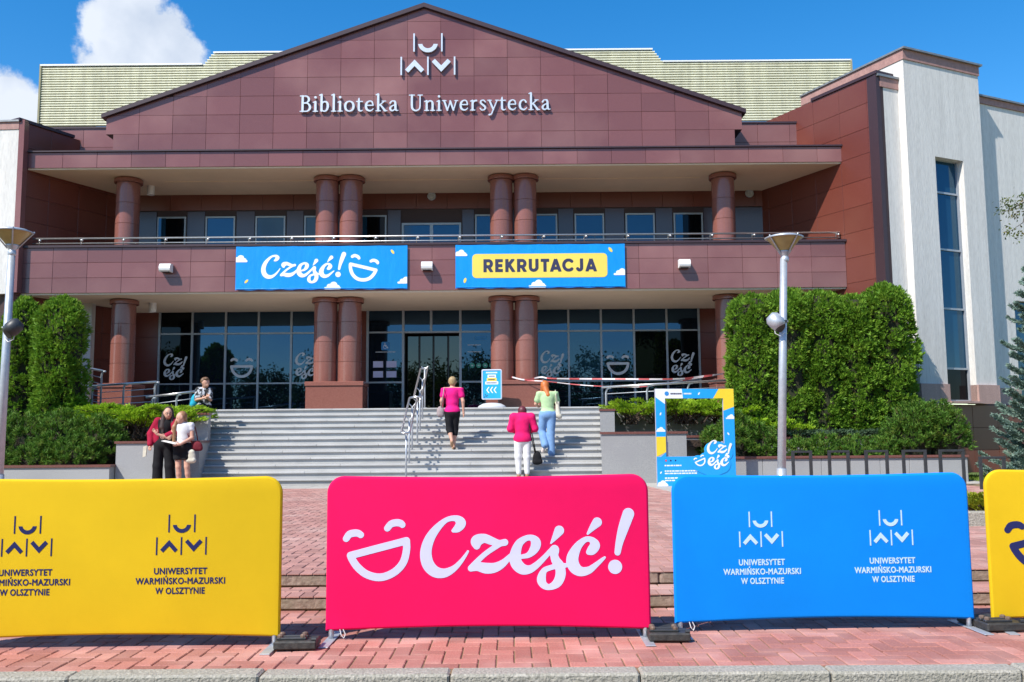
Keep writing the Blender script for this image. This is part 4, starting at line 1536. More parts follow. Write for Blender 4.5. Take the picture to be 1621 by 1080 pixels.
hr = empty('stair_handrail', (-2.3, 20.1, .347), 'double steel stair handrail on posts in the middle of the stairs', 'handrail')
for (ya, za, yb, zb, posts) in ((20.0, 1.34, 21.55, 2.14, (1, 3, 5)), (21.75, 2.20, 23.25, 2.95, (6, 8, 10, 12))):
    x0 = -2.33 + (ya - 20) * .05
    loop_rail(ya, za, yb, zb, x0, .09, hr)
    for k in posts:
        y = YB + (k - 1) * RUN + .14
        z = ZB + k * RISE
        zt = za + (zb - za) * (y - ya) / (yb - ya) - .10
        p = MB().tube([(x0, y, z), (x0, y, zt)], .021, 8).build('post', M['galv'], hr, smooth=True)
        MB().tube([(x0, y, zt - .01), (x0 - .05, y, zt + .05), (x0 - .085, y, zt + .085)], .012, 6).build('bracket', M['steel'], p)
        MB().tube([(x0, y, zt - .01), (x0 + .05, y, zt + .05), (x0 + .085, y, zt + .085)], .012, 6).build('bracket', M['steel'], p)
        MB().bbox(x0 - .06, x0 + .06, y - .05, y + .05, z, z + .015, .004).build('foot_plate', M['steel'], p)

br = empty('balcony_railing', (-2.0, YF + .1, BZ1 + .062), 'thin steel railing on top of the long red balcony front', 'railing')
YR = YF + .1
for z, r in ((6.54, .026), (6.41, .018)):
    MB().tube([(-12.7, YR, z), (8.72, YR, z)], r, 8).build('rail', M['steel'], br, smooth=True)
for i in range(20):
    x = -12.55 + i * 1.115
    p = MB().tube([(x, YR + .05, BZ1 + .06), (x, YR + .05, 6.47), (x, YR, 6.53)], .016, 6).build('post', M['steel'], br, smooth=True)
    MB().lathe([(.0, 0), (.03, .005), (.036, .03), (.03, .055), (0, .06)], 8, (x + .05, YR - .01, 6.46)).build('clamp', M['steel'], p, smooth=True)


def ramp_rail(name, label, x0, x1, y, zg0, zg1, zt0, zt1, nposts, bars=3):
    t = empty(name, ((x0 + x1) / 2, y, min(zg0, zg1)), label, 'railing')
    MB().tube([(x0 - .12, y - .06, zt0), (x1 + .06, y - .06, zt1)], .030, 8).build('top_rail', M['steel'], t, smooth=True)
    for i in range(nposts):
        f = i / (nposts - 1)
        x, zg, zt = x0 + (x1 - x0) * f, zg0 + (zg1 - zg0) * f, zt0 + (zt1 - zt0) * f
        MB().tube([(x, y, zg), (x, y, zt - .14), (x + .02, y - .02, zt - .06), (x + .06, y - .05, zt - .02), (x + .13, y - .06, zt - .015)], .026, 8).build('post', M['galv'], t, smooth=True)
    for k in range(bars):
        h = .17 + .16 * k
        MB().tube([(x0, y, zt0 - h), (x1, y, zt1 - h)], .011, 6).build('bar', M['galv'], t, smooth=True)
    return t


ramp_rail('ramp_railing', 'short sloping ramp railing beside the left thujas', -10.9, -10.42, 23.2, 1.9, 1.9, 3.08, 2.96, 2, 5)
ramp_rail('ramp_railing', 'three-post ramp railing above the bright juniper in front of the left column', -10.55, -8.98, 23.0, 1.9, 1.9, 2.56, 2.66, 3)
ramp_rail('ramp_railing', 'low ramp railing rising towards the boy with the blue backpack', -8.95, -7.72, 22.75, 1.7, 1.75, 2.26, 2.42, 3, 2)
ramp_rail('ramp_railing', 'railing behind the right juniper with striped tape on it', 2.40, 5.55, 23.5, 1.9, 1.9, 2.46, 2.62, 4, 1)
# ------------------------------------------------------------------ fabric barriers
def outline_barrier(Wd, z0, z1, r, sag):
    P = []
    n = 16
    for i in range(n + 1):
        f = i / n
        P.append((Wd * f, z0 + sag * math.sin(math.pi * f) - .012 * (1 - abs(2 * f - 1)) * 0))
    for k in range(9):
        a = R(90 * k / 8)
        P.append((Wd - r + r * math.cos(a), z1 - r + r * math.sin(a)))
    for i in range(1, n):
        f = i / n
        P.append((Wd - r - (Wd - 2 * r) * f, z1 - .012 * math.sin(math.pi * f)))
    for k in range(9):
        a = R(90 + 90 * k / 8)
        P.append((r + r * math.cos(a), z1 - r + r * math.sin(a)))
    return P


def inset(P, d):
    n = len(P)
    out = []
    for i in range(n):
        a, b, c = Vector(P[i - 1]), Vector(P[i]), Vector(P[(i + 1) % n])
        e1, e2 = (b - a), (c - b)
        n1 = Vector((-e1.y, e1.x)).normalized() if e1.length > 1e-6 else Vector((0, 0))
        n2 = Vector((-e2.y, e2.x)).normalized() if e2.length > 1e-6 else Vector((0, 0))
        m = n1 + n2
        m = m.normalized() if m.length > 1e-6 else n1
        out.append(tuple(b + m * d / max(.5, m.dot(n1))))
    return out


def barrier(x0, y0, x1, y1, fab, label, H=1.01, printer=None):
    d = Vector((x1 - x0, y1 - y0))
    Wd = d.length
    t = empty('fabric_barrier', (x0, y0, 0), label, 'barrier', 'printed fabric barriers along the pavement', rz=math.atan2(d.y, d.x))
    P = outline_barrier(Wd, .055, H, .105, .022)
    rings = [(inset(P, .030), -.021), (inset(P, .012), -.018), (inset(P, .003), -.010), (P, 0.0), (inset(P, .003), .010), (inset(P, .012), .018), (inset(P, .030), .021)]
    b = MB()
    n = len(P)
    for q, y in rings:
        b.v += [(x, y, z) for x, z in q]
    b.f.append(tuple(range(n)))
    b.f.append(tuple(range(7 * n - 1, 6 * n - 1, -1)))
    for k in range(6):
        for i in range(n):
            b.f.append((k * n + i, (k + 1) * n + i, (k + 1) * n + (i + 1) % n, k * n + (i + 1) % n))
    fabric = b.build('fabric_cover', fab, t, local=True)
    smooth_edges(fabric, 25)
    for x in (.035, Wd - .035):
        MB().tube([(x, 0, .008), (x, 0, .12)], .016, 10).build('leg', M['galv'], t, local=True, smooth=True)
        MB().bbox(x - .03, x + .03, -.24, .22, .002, .008, .002).build('foot_plate', M['galv'], t, local=True)
    MB().tube([(.09, -.012, .068), (.10, -.016, .03), (.115, -.014, .012), (.125, -.012, .035), (.11, -.012, .066)], .003, 5).build('drawcord', M['white'], t, local=True)
    if printer:
        printer(fabric, Wd)
    return t


YFR = -.0232


def uni_print(m, xs, zo=0.0, s=1.0):
    def f(fab, Wd):
        for x in xs:
            for lp in emblem(x, .545 + zo, .305 * s):
                print_on('printed_emblem', [lp], YFR, m, fab)
            for body, z, wd in (('UNIWERSYTET', .432, .318), ('WARMIŃSKO-MAZURSKI', .374, .535), ('W OLSZTYNIE', .316, .295)):
                text_on('printed_text', body, .052, x, z + zo, YFR, m, fab, bold=.0013, width=wd * s, spacing=1.08)
    return f


def hello_print(m):
    def f(fab, Wd):
        print_on('printed_smile', fit(G_SMILE, .105, .525, .355), YFR, m, fab)
        print_on('printed_greeting', fit(G_WORD, .585, 1.915, .295), YFR, m, fab)
    return f


barrier(-3.43, 5.62, -1.405, 5.655, M['f_yellow'], 'yellow fabric barrier with navy emblems and lettering at the left', 1.01, uni_print(M['p_navy'], (.50, 1.425)))
barrier(-1.165, 5.81, .842, 5.79, M['f_pink'], 'hot pink fabric barrier with white smile and greeting', 1.00, hello_print(M['p_lilac']))
barrier(1.015, 5.95, 2.945, 6.02, M['f_blue'], 'bright blue fabric barrier with pale emblems and lettering', .985, uni_print(M['p_pale'], (.565, 1.41), -.02, .93))
barrier(3.055, 6.02, 5.03, 5.90, M['f_yellow'], 'yellow fabric barrier with a navy smile cut off by the right edge', 1.00, hello_print(M['p_navy']))


def base_weight(x, y, label, n=2, rz=0.0):
    t = empty('barrier_weight', (x, y, 0), label, 'barrier weight', 'black rubber weights joining the barriers', rz=rz)
    MB().bbox(-.125, .125, -.085, .085, .010, .058, .008).build('rubber_block', M['black'], t, local=True)
    if n > 1:
        MB().bbox(-.150, .085, .10, .24, .010, .058, .008).build('rubber_block', M['black'], t, local=True)
    MB().bbox(-.115, .06, -.045, -.012, .058, .072, .004).build('clamp_bar', M['blackmetal'], t, local=True)
    MB().bbox(-.115, .06, .015, .048, .058, .072, .004).build('clamp_bar', M['blackmetal'], t, local=True)
    for a in (-.095, .04):
        for c in (-.028, .032):
            MB().lathe([(.018, 0), (.018, .012), (.010, .018)], 8, (a, c, .072)).build('bolt', M['rust'], t, local=True)
    MB().tube([(.095, -.06, .066), (.122, -.06, .066)], .014, 8).build('socket', M['blackmetal'], t, local=True)


base_weight(-1.285, 5.58, 'black rubber barrier weight between the left yellow and pink barriers', 1, .03)
base_weight(.935, 5.72, 'black rubber barrier weight between the pink and blue barriers', 2, -.04)
base_weight(3.06, 5.93, 'black rubber barrier weight between the blue and right yellow barriers', 2, .05)

# ------------------------------------------------------------------ banners on the balcony
def banner(x0, x1, z0, z1, label):
    t = empty('banner', (x0, YF - .062, z0), label, 'banner', 'blue vinyl banners on the balcony front')
    Wd, Hd = x1 - x0, z1 - z0
    nx, nz = 60, 16
    vs, fs = [], []
    for j in range(nz + 1):
        for i in range(nx + 1):
            u, v = i / nx, j / nz
            edge = .02 * math.sin(i * .9) * (1 - v) ** 2 * .4 - .008 * abs(math.sin(u * math.pi * 6)) * v * v
            vs.append((Wd * u, 0.0, Hd * v + edge))
    for j in range(nz):
        for i in range(nx):
            a = j * (nx + 1) + i
            fs.append((a, a + 1, a + nx + 2, a + nx + 1))
    n = len(vs)
    vs += [(x, .006, z) for x, y, z in vs]
    fs += [tuple(q + n for q in f[::-1]) for f in fs]
    b = MB().add(vs, fs)
    sh = b.build('sheet', M['b_blue'], t, local=True)
    for k in range(7):
        x = .05 + (Wd - .1) * k / 6
        MB().tube([(x, .0, Hd - .03), (x, .03, Hd + .08), (x + .01, .10, Hd + .25)], .005, 5).build('tie', M['blackmetal'], t, local=True)
    MB().tube([(.02, -.004, .03), (Wd - .02, -.004, .03)], .012, 6).build('hem', M['b_blue'], t, local=True)
    return t, sh, Wd, Hd


def cloud_shape(cx, cz, s):
    st = [[(-.5, .08, .08), (.5, .08, .08)], [(-.22, .2, .18)], [(.08, .27, .26)], [(.36, .16, .14)]]
    lp = outlines([[(x * s, z * s, r * s) for x, z, r in q] for q in st], .03 * s)
    return xf(lp, 1, cx, cz)


def leaf_shape(cx, cz, s, a):
    return [[(cx + s * (math.cos(t) * .9 * math.cos(a) - math.sin(t) * .45 * math.sin(a)), cz + s * (math.cos(t) * .9 * math.sin(a) + math.sin(t) * .45 * math.cos(a))) for t in np.linspace(0, 2 * math.pi, 13)[:-1]]]


def clip_x(loops, a, c):
    return [[(min(max(x, a), c), z) for x, z in lp] for lp in loops]


t, sh, Wd, Hd = banner(-7.245, -2.735, 5.095, 6.255, 'blue banner with white greeting and laughing smile on the balcony')
print_on('printed_greeting', fit(G_WORD, .67, 2.90, .165), -.006, M['b_white'], sh)
sm = level(xf(G_SMILE, 1.0), -28)
print_on('printed_smile', fit(sm, 2.97, 3.77, .20), -.006, M['b_white'], sh)
for c in (clip_x(cloud_shape(.10, .74, .36), .004, 9), cloud_shape(2.55, .004, .38), clip_x(cloud_shape(4.45, .14, .34), 0, Wd - .004)):
    print_on('printed_cloud', c, -.006, M['b_white'], sh)
for a in (leaf_shape(4.12, .99, .075, 2.2), leaf_shape(.29, .23, .07, .8)):
    print_on('printed_leaf', a, -.006, M['b_yellow'], sh)
t, sh, Wd, Hd = banner(-1.47, 2.985, 5.095, 6.255, 'blue banner with dark lettering on a yellow panel on the balcony')
print_on('printed_panel', [rect(.44, 3.99, .27, .91, .11)], -.006, M['b_yellow'], sh)
lp = block_letters('REKRUTACJA')
a, b_, _, _ = bounds(lp)
print_on('printed_text', [[(.735 + (x - a) * 2.98 / (b_ - a), .425 + z * .345) for x, z in l] for l in lp], -.010, M['b_navy'], sh)
for c in (clip_x(cloud_shape(.13, .86, .32), .004, 9), cloud_shape(2.15, .004, .40), clip_x(cloud_shape(4.35, .32, .34), 0, Wd - .004)):
    print_on('printed_cloud', c, -.006, M['b_white'], sh)
for a in (leaf_shape(4.08, 1.0, .085, 2.2), leaf_shape(.25, .21, .08, 1.3)):
    print_on('printed_leaf', a, -.006, M['b_yellow'], sh)
for cab in ([(-2.73, YF - .02, 5.2), (-2.1, YF - .015, 5.07), (-2.1, YF + .1, 5.0)], [(-1.47, YF - .02, 5.2), (-2.1, YF - .015, 5.08), (-2.4, YF + .3, 5.0)]):
    pass

# ------------------------------------------------------------------ wall lamps, sounders, soffit lamps
def wall_lamp(x, z, label):
    t = empty('wall_lamp', (x, YF, z - .12), label, 'wall lamp', 'white wall lamps on the balcony front')
    prof = [(-.02, .0), (-.20, .0), (-.245, .03), (-.26, .08), (-.245, .15), (-.19, .21), (-.02, .22)]
    vs = [(-.145, y, z_) for y, z_ in prof] + [(.145, y, z_) for y, z_ in prof]
    n = len(prof)
    fs = [tuple(range(n)), tuple(range(2 * n - 1, n - 1, -1))] + [(i, n + i, n + (i + 1) % n, (i + 1) % n) for i in range(n)]
    MB().add(vs, fs).build('housing', M['white'], t, local=True)
    MB().bbox(-.10, .10, -.02, .0, .02, .20, .004).build('back_plate', M['galv'], t, local=True)
    MB().bbox(-.11, .11, -.2, -.05, -.008, .0, .002).build('lens', M['blackmetal'], t, local=True)


wall_lamp(-9.05, 5.70, 'white wall lamp on the balcony left of the greeting banner')
wall_lamp(-2.21, 5.70, 'white wall lamp on the balcony between the two blue banners')
wall_lamp(4.53, 5.71, 'white wall lamp on the balcony right of the two banners')


def sounder(x, z, label):
    t = empty('alarm_sounder', (x, YU - .0, z - .14), label, 'sounder')
    b = MB().lathe([(.05, .0), (.115, .0), (.13, .02), (.115, .05), (.09, .05), (.075, .03), (.03, .03), (.0, .045)], 20)
    b.v = [(q[0], -q[2] - .01, q[1] + .14) for q in b.v]
    b.f = [f[::-1] for f in b.f]
    b.build('bell', M['galv'], t, local=True, smooth=False)
    MB().box(-.05, .05, -.01, .0, .08, .20).build('bracket', M['blackmetal'], t, local=True)


sounder(-2.34, 8.30, 'round grey sounder under the soffit above the balcony door')
sounder(7.40 - .35, 8.31, 'round grey sounder under the soffit by the right red flank')


def ceiling_lamp(x, y, z, label):
    t = empty('ceiling_lamp', (x, y, z - .26), label, 'ceiling lamp', 'white tube lamps under the soffits')
    MB().lathe([(.10, .0), (.10, .26)], 16, cap=False).build('tube', M['white'], t, local=True, smooth=True)
    MB().lathe([(.0, .03), (.098, .03)], 16, cap=False).build('lens', M['galv'], t, local=True)


ceiling_lamp(-10.25, 25.5, 8.40, 'white tube lamp under the upper soffit beside the left column')
ceiling_lamp(-10.05, 25.4, 5.02, 'white tube lamp under the lower soffit beside the left column')
ceiling_lamp(-4.75, 26.6, 5.02, 'white tube lamp under the lower soffit behind the inner left columns')

# ------------------------------------------------------------------ street lamps
M['lampglass'] = mat('amber lamp bowl', (0.40, 0.30, 0.10), (0.30, 0.21, 0.07), scale=5, rough=.35, spec=.6)


def street_lamp(x, y, label, lean, flood, ztop=4.42):
    t = empty('street_lamp', (x, y, .2), label, 'street lamp', 'conical street lamps on the plaza')
    H = ztop - .2
    def lx(z): return lean * (z / H)
    MB().tube([(0, 0, 0), (lx(H * .5), 0, H * .5), (lx(H - .36), 0, H - .36)], [.068, .062, .055], 14).build('pole', M['galv'], t, local=True, smooth=True)
    MB().tube([(0, 0, 0), (lx(.5), 0, .5)], .078, 14).build('base_sleeve', M['galv'], t, local=True, smooth=True)
    c = lx(H)
    col = MB().lathe([(.05, -.42), (.062, -.40), (.062, -.34), (.05, -.33), (.055, -.32), (.09, -.26), (.10, -.24)], 16, (c, 0, H))
    col.build('collar', M['galv'], t, local=True, smooth=True)
    MB().lathe([(.085, -.25), (.265, -.035)], 24, (c, 0, H), cap=False).build('bowl', M['lampglass'], t, local=True, smooth=True)
    MB().lathe([(.30, -.035), (.305, -.02), (.22, .012), (.0, .03)], 24, (c, 0, H), cap=False).build('lid', M['galv'], t, local=True, smooth=True)
    MB().lathe([(.0, -.034), (.30, -.034)], 24, (c, 0, H), cap=False).build('lid_underside', M['galv'], t, local=True)
    for k in range(4):
        a = R(28 + 90 * k)
        MB().tube([(c + .07 * math.cos(a), .07 * math.sin(a), H - .30), (c + .29 * math.cos(a), .29 * math.sin(a), H - .03), (c + .31 * math.cos(a), .31 * math.sin(a), H + .0)], .012, 6).build('strut', M['galv'], t, local=True, smooth=True)
    # floodlight clamped to the pole
    zf, sg = 3.02 - .2, flood
    px = lx(zf)
    f = MB().tube([(px - sg * .07, -.02, zf), (px + sg * .10, -.06, zf)], .016, 6).build('floodlight_arm', M['galv'], t, local=True)
    h = MB().tube([(px + sg * .08, -.11, zf - .10), (px + sg * .12, -.09, zf - .03), (px + sg * .19, -.06, zf + .05), (px + sg * .23, -.05, zf + .09)], [.10, .125, .12, .07], 12)
    h.build('floodlight', M['blackmetal'] if sg > 0 else M['galv'], t, local=True, smooth=True)
    MB().tube([(px + sg * .07, -.13, zf - .12), (px + sg * .082, -.115, zf - .105)], [.085, .09], 12).build('floodlight_lens', M['black'], t, local=True)
    MB().tube([(px, -.06, zf - .18), (px + sg * .08, -.1, zf - .24), (px + sg * .16, -.1, zf - .2), (px + sg * .17, -.09, zf - .1)], .006, 5).build('cable', M['white'], t, local=True)
    MB().lathe([(.064, 0), (.07, .005), (.07, .035), (.064, .04)], 14, (px, 0, zf - .02)).build('clamp', M['blackmetal'], t, local=True)
    return t


street_lamp(4.19, 14.5, 'grey street lamp with amber bowl standing in front of the thuja hedge', .20, -1, 4.40)
street_lamp(-8.07, 14.5, 'grey street lamp with amber bowl at the left picture edge', .04, 1, 4.60)

# ------------------------------------------------------------------ pavement sign on the landing
t = empty('pavement_sign', (-.535, 23.88, ZL), 'blue framed pavement sign with white arrows on the landing', 'sign', rz=R(-4))
o = MB().lathe([(.37, .0), (.37, .03), (.34, .06), (.24, .115), (.10, .135), (.0, .138)], 28).build('base', mat('grey moulded plastic', (.50, .52, .55), (.45, .47, .5), scale=5, rough=.5), t, local=True, smooth=True)
o.scale = (1.0, .62, 1)
for x in (-.17, .17):
    MB().tube([(x, 0, .09), (x, 0, .24)], .014, 8).build('stem', M['blackmetal'], t, local=True)
fr = MB()
O, I = rect(-.265, .265, .22, 1.01, .04), rect(-.235, .235, .25, .98, .02)
n = len(O)
fr.v += [(x, -.02, z) for x, z in O] + [(x, -.024, z) for x, z in I] + [(x, .02, z) for x, z in O] + [(x, .022, z) for x, z in I]
for i in range(n):
    j = (i + 1) % n
    fr.f += [(i, j, n + j, n + i), (2 * n + j, 2 * n + i, 3 * n + i, 3 * n + j), (j, i, 2 * n + i, 2 * n + j), (n + i, n + j, 3 * n + j, 3 * n + i)]
fr.build('sign_frame', mat('silver sign frame', (.62, .66, .74), (.58, .62, .7), scale=5, rough=.4, metallic=.3), t, local=True)
M['s_cyan'] = mat('cyan poster', (.03, .40, .72), (.02, .36, .68), scale=3, rough=.35)
pa = MB().box(-.24, .24, -.012, .012, .24, .985).build('poster', M['s_cyan'], t, local=True)
YS = -.0145
for k in range(3):
    x = -.11 + k * .095
    print_on('printed_arrow', [[(x - .035, .47), (x + .02, .55), (x + .05, .55), (x - .003, .47), (x + .05, .39), (x + .02, .39)]], YS, M['b_white'], pa)
print_on('printed_panel', [rect(-.11, .11, .79, .87, .015)], YS, M['b_white'], pa)
print_on('printed_panel', [rect(-.13, .13, .70, .785, .015)], YS, M['b_yellow'], pa)
print_on('printed_panel', [rect(-.17, .17, .615, .695, .015)], YS, M['b_white'], pa)
for x0, x1, z in ((-.075, .075, .83), (-.09, .09, .742), (-.14, .14, .655)):
    x = x0
    while x < x1 - .02:
        q = random.uniform(.014, .024)
        print_on('printed_letter', [rect(x, x + q, z - .014, z + .014)], YS - .002, M['b_navy'], pa)
        x += q + .006
x = -.15
while x < .14:
    q = random.uniform(.018, .028)
    print_on('printed_letter', [rect(x, x + q, .905, .94)], YS, M['b_white'], pa)
    x += q + .007
for k, (x, z) in enumerate(((-.20, .31), (-.17, .335), (-.19, .36), (-.15, .30), (-.13, .335), (-.21, .275))):
    print_on('printed_mark', [[(x, z), (x + .03, z - .025), (x + .04, z - .015), (x + .01, z + .012)]], YS, M['b_navy'], pa)

# ------------------------------------------------------------------ selfie frame
t = empty('photo_frame', (2.90, 18.62, .2), 'blue and yellow cut-out photo frame standing before the planter', 'photo frame', rz=math.atan2(.22, 1.62))
M['fr_blue'] = mat('blue board print', (.01, .34, .80), (.01, .32, .76), scale=2, rough=.45)
M['fr_yellow'] = mat('yellow board print', (.85, .62, .03), (.8, .58, .03), scale=2, rough=.45)
M['fr_edge'] = mat('grey board edge', (.42, .42, .48), (.38, .38, .44), scale=6, rough=.7)
Wf, Hf, TH = 1.66, 1.97, .05
x0, x1, z0, z1 = .20, 1.43, .60, 1.775               # opening
board = MB()
board.box(0, Wf, 0, TH, 0, z0).box(0, x0, 0, TH, z0, z1).box(x1, Wf, 0, TH, z0, z1).box(0, Wf, 0, TH, z1, Hf)
bo = board.build('board', M['fr_edge'], t, local=True)
ya = -.003
print_on('printed_panel', [rect(.002, Wf - .002, .002, z0 - .002)], ya, M['fr_blue'], bo)
print_on('printed_panel', [[(.002, z0), (x0 - .002, z0 + .09), (x0 - .002, 1.0), (.002, 1.0)]], ya, M['fr_yellow'], bo)
print_on('printed_panel', [[(.002, z0 - .08), (x0 - .002, z0 + .088), (x0 - .002, z0 - .08)][::-1]], ya - .002, M['fr_blue'], bo)
print_on('printed_panel', [[(.002, 1.0), (x0 - .002, 1.0), (x0 - .002, 1.66), (.002, 1.80)]], ya, M['fr_blue'], bo)
print_on('printed_panel', [[(.002, 1.80), (x0 - .002, 1.66), (x0, z1), (.58, z1), (.56, Hf - .002), (.002, Hf - .002)]], ya, M['b_white'], bo)
print_on('printed_panel', [[(.58, z1), (1.22, z1), (1.34, Hf - .002), (.56, Hf - .002)]], ya, M['fr_blue'], bo)
print_on('printed_panel', [[(1.22, z1), (x1 + .002, z1), (x1 + .002, 1.52), (Wf - .002, 1.60), (Wf - .002, Hf - .002), (1.34, Hf - .002)]], ya, M['fr_yellow'], bo)
print_on('printed_panel', [[(x1 + .002, z0), (Wf - .002, z0), (Wf - .002, 1.60), (x1 + .002, 1.52)]], ya, M['fr_blue'], bo)
# greeting bubble that stands into the opening
bub = outlines([[(.88, .46, .16), (1.15, .40, .2), (1.35, .45, .2)], [(1.17, .72, .16), (1.30, .72, .17), (1.45, .66, .15)], [(1.02, .55, .12)]], .012)
vs, fs = solid(bub, -.012, .045)
bb = MB().add(vs, fs).build('bubble', M['fr_blue'], t, local=True)
print_on('printed_greeting', fit(G_STACK, 1.05, 1.585, .33), -.016, M['b_white'], bb)
print_on('printed_smile', fit(level(G_SMILE, 8), .765, 1.015, .40), -.016, M['b_white'], bb)
M['s_red'] = mat('red sticker', (.6, .05, .06), scale=3, rough=.5)
print_on('profile_dot', [ngon(.24, 1.872, .045)], ya - .003, M['s_blue'], bo)
for a, c, m_ in ((.32, .53, 'b_navy'), (.60, .76, 'b_white')):
    x = a
    while x < c:
        q = random.uniform(.015, .03)
        print_on('printed_letter', [rect(x, x + q, 1.855, 1.885)], ya - .003, M[m_], bo)
        x += q + .007
print_on('heart_mark', [ngon(.19, .52, .02)], ya - .003, M['s_red'], bo)
for x in (.29, .39):
    print_on('icon_mark', [ngon(x, .52, .018, 6)], ya - .003, M['p_navy'], bo)
for a, c, z in ((.16, .50, .42), (.16, 1.30, .31), (.16, .80, .262), (.16, .70, .17), (.16, .80, .122)):
    x = a
    while x < c:
        q = random.uniform(.02, .085)
        print_on('printed_letter', [rect(x, x + q, z - .013, z + .013)], ya - .003, M['b_white'], bo)
        x += q + .012
for c in (clip_x(cloud_shape(.09, 1.10, .18), .004, .195), clip_x(cloud_shape(1.58, 1.35, .18), 1.44, Wf - .004), clip_x(cloud_shape(.10, .01, .22), .004, 9)):
    print_on('printed_cloud', c, ya - .003, M['b_white'], bo)
for a in (leaf_shape(.10, 1.46, .035, 1.2), leaf_shape(1.52, 1.05, .035, 2.2), leaf_shape(.92, 1.87, .035, 1.0), leaf_shape(.08, .28, .03, 1)):
    print_on('printed_leaf', a, ya - .003, M['b_white'], bo)
MB().prism_z([(.205, TH), (.225, TH), (.40, TH + .5), (.38, TH + .5)], 0, 1.74).build('side_flap', M['fr_edge'], t, local=True)
for x in (.25, 1.4):                                 # rear support
    MB().add([(x - .02, TH, 0), (x + .02, TH, 0), (x + .02, TH + .55, 0), (x - .02, TH + .55, 0), (x - .02, TH, .9), (x + .02, TH, .9)],
             [(0, 3, 2, 1), (0, 1, 5, 4), (1, 2, 5), (0, 4, 3), (2, 3, 4, 5)]).build('rear_support', M['fr_edge'], t, local=True)

# ------------------------------------------------------------------ bicycle hoops
names_ = ['nearest the street lamp', 'second from the street lamp', 'third from the street lamp', 'fourth from the street lamp', 'at the end of the low planter wall', 'on the lawn edge beside the blue spruce']
hx = [(5.55, 5.90), (6.27, 6.64), (7.00, 7.41), (7.74, 8.17), (8.47, 8.92), (8.60, 9.03)]
for i, ((a, b_), lab) in enumerate(zip(hx, names_)):
    y = 18.3 if i < 5 else 17.0
    t = empty('bicycle_hoop', ((a + b_) / 2, y, .2), 'charcoal steel bicycle hoop ' + lab, 'bicycle rack', 'bicycle hoops before the low wall')
    hw, hh, q = (b_ - a) / 2, (.66 if i < 5 else .55), .03
    MB().bbox(-hw - q, -hw + q, -.02, .02, 0, hh, .004).build('upright', M['blackmetal'], t, local=True)
    MB().bbox(hw - q, hw + q, -.02, .02, 0, hh, .004).build('upright', M['blackmetal'], t, local=True)
    MB().bbox(-hw - q, hw + q, -.0202, .0202, hh + .0005, hh + .045, .004).build('crossbar', M['blackmetal'], t, local=True)

# ------------------------------------------------------------------ striped barrier tape
def tape_mat():
    m, t, b = new_mat('red and white tape')
    ge = t.nodes.new('ShaderNodeNewGeometry')
    sx = t.nodes.new('ShaderNodeSeparateXYZ')
    t.links.new(ge.outputs['Position'], sx.inputs[0])
    mu = t.nodes.new('ShaderNodeMath')
    mu.operation = 'MULTIPLY'
    mu.inputs[1].default_value = 1.7
    t.links.new(sx.outputs[0], mu.inputs[0])
    fr = t.nodes.new('ShaderNodeMath')
    fr.operation = 'FRACT'
    t.links.new(mu.outputs[0], fr.inputs[0])
    gt = t.nodes.new('ShaderNodeMath')
    gt.operation = 'GREATER_THAN'
    gt.inputs[1].default_value = .55
    t.links.new(fr.outputs[0], gt.inputs[0])
    mx = t.nodes.new('ShaderNodeMix')
    mx.data_type = 'RGBA'
    mx.inputs[6].default_value = (.72, .64, .64, 1)
    mx.inputs[7].default_value = (.55, .10, .10, 1)
    t.links.new(gt.outputs[0], mx.inputs[0])
    t.links.new(mx.outputs[2], b.inputs['Base Color'])
    b.inputs['Roughness'].default_value = .4
    return m


M['tape'] = tape_mat()


def tape(name, pts, label, wd=.038):
    P = catmull([(*p, 0) for p in pts], 10)
    vs, fs = [], []
    for i, p in enumerate(P):
        tw = .35 * math.sin(i * .35)
        vs += [(p[0], p[1] - wd / 2 * math.sin(tw), p[2] - wd / 2 * math.cos(tw)), (p[0], p[1] + wd / 2 * math.sin(tw), p[2] + wd / 2 * math.cos(tw))]
    for i in range(len(P) - 1):
        fs.append((2 * i, 2 * i + 2, 2 * i + 3, 2 * i + 1))
    n = len(vs)
    b = MB().add(vs, fs)
    b.add([(x, y + .0015, z) for x, y, z in vs], [f[::-1] for f in fs])
    return tag(b.build(name, M['tape']), label, 'barrier tape')


tape('barrier_tape', [(-.02, 24.36, 2.80), (.35, 24.33, 2.72), (.75, 24.36, 2.79), (1.1, 24.2, 2.74), (2.5, 23.9, 2.70), (4.15, 23.47, 2.66), (5.0, 24.0, 2.76), (5.75, 24.45, 2.86)], 'upper red and white tape strung from the inner columns to the right column')
tape('barrier_tape', [(.38, 24.30, 2.70), (.9, 24.1, 2.66), (1.7, 23.8, 2.55), (2.42, 23.44, 2.48), (3.3, 23.55, 2.47), (4.3, 23.8, 2.62), (5.6, 24.40, 2.84)], 'lower sagging pale tape tied to the railing post beside the stairs', .022)
# ------------------------------------------------------------------ planting
def unit(a):
    return a / (np.linalg.norm(a, axis=1, keepdims=True) + 1e-9)


def kites(C, D, Ln, Wd, rng):
    """leaf-sized diamonds: base C, direction D, length Ln, width Wd"""
    n = len(C)
    D = unit(D)
    Sd = unit(np.cross(D, rng.normal(size=(n, 3))))
    up = np.cross(Sd, D)
    Ln, Wd = np.broadcast_to(Ln, n)[:, None], np.broadcast_to(Wd, n)[:, None]
    mid = C + D * Ln * .45 + up * Ln * .06
    V = np.stack([C, mid + Sd * Wd / 2, C + D * Ln, mid - Sd * Wd / 2], 1)
    return V.reshape(-1, 3)


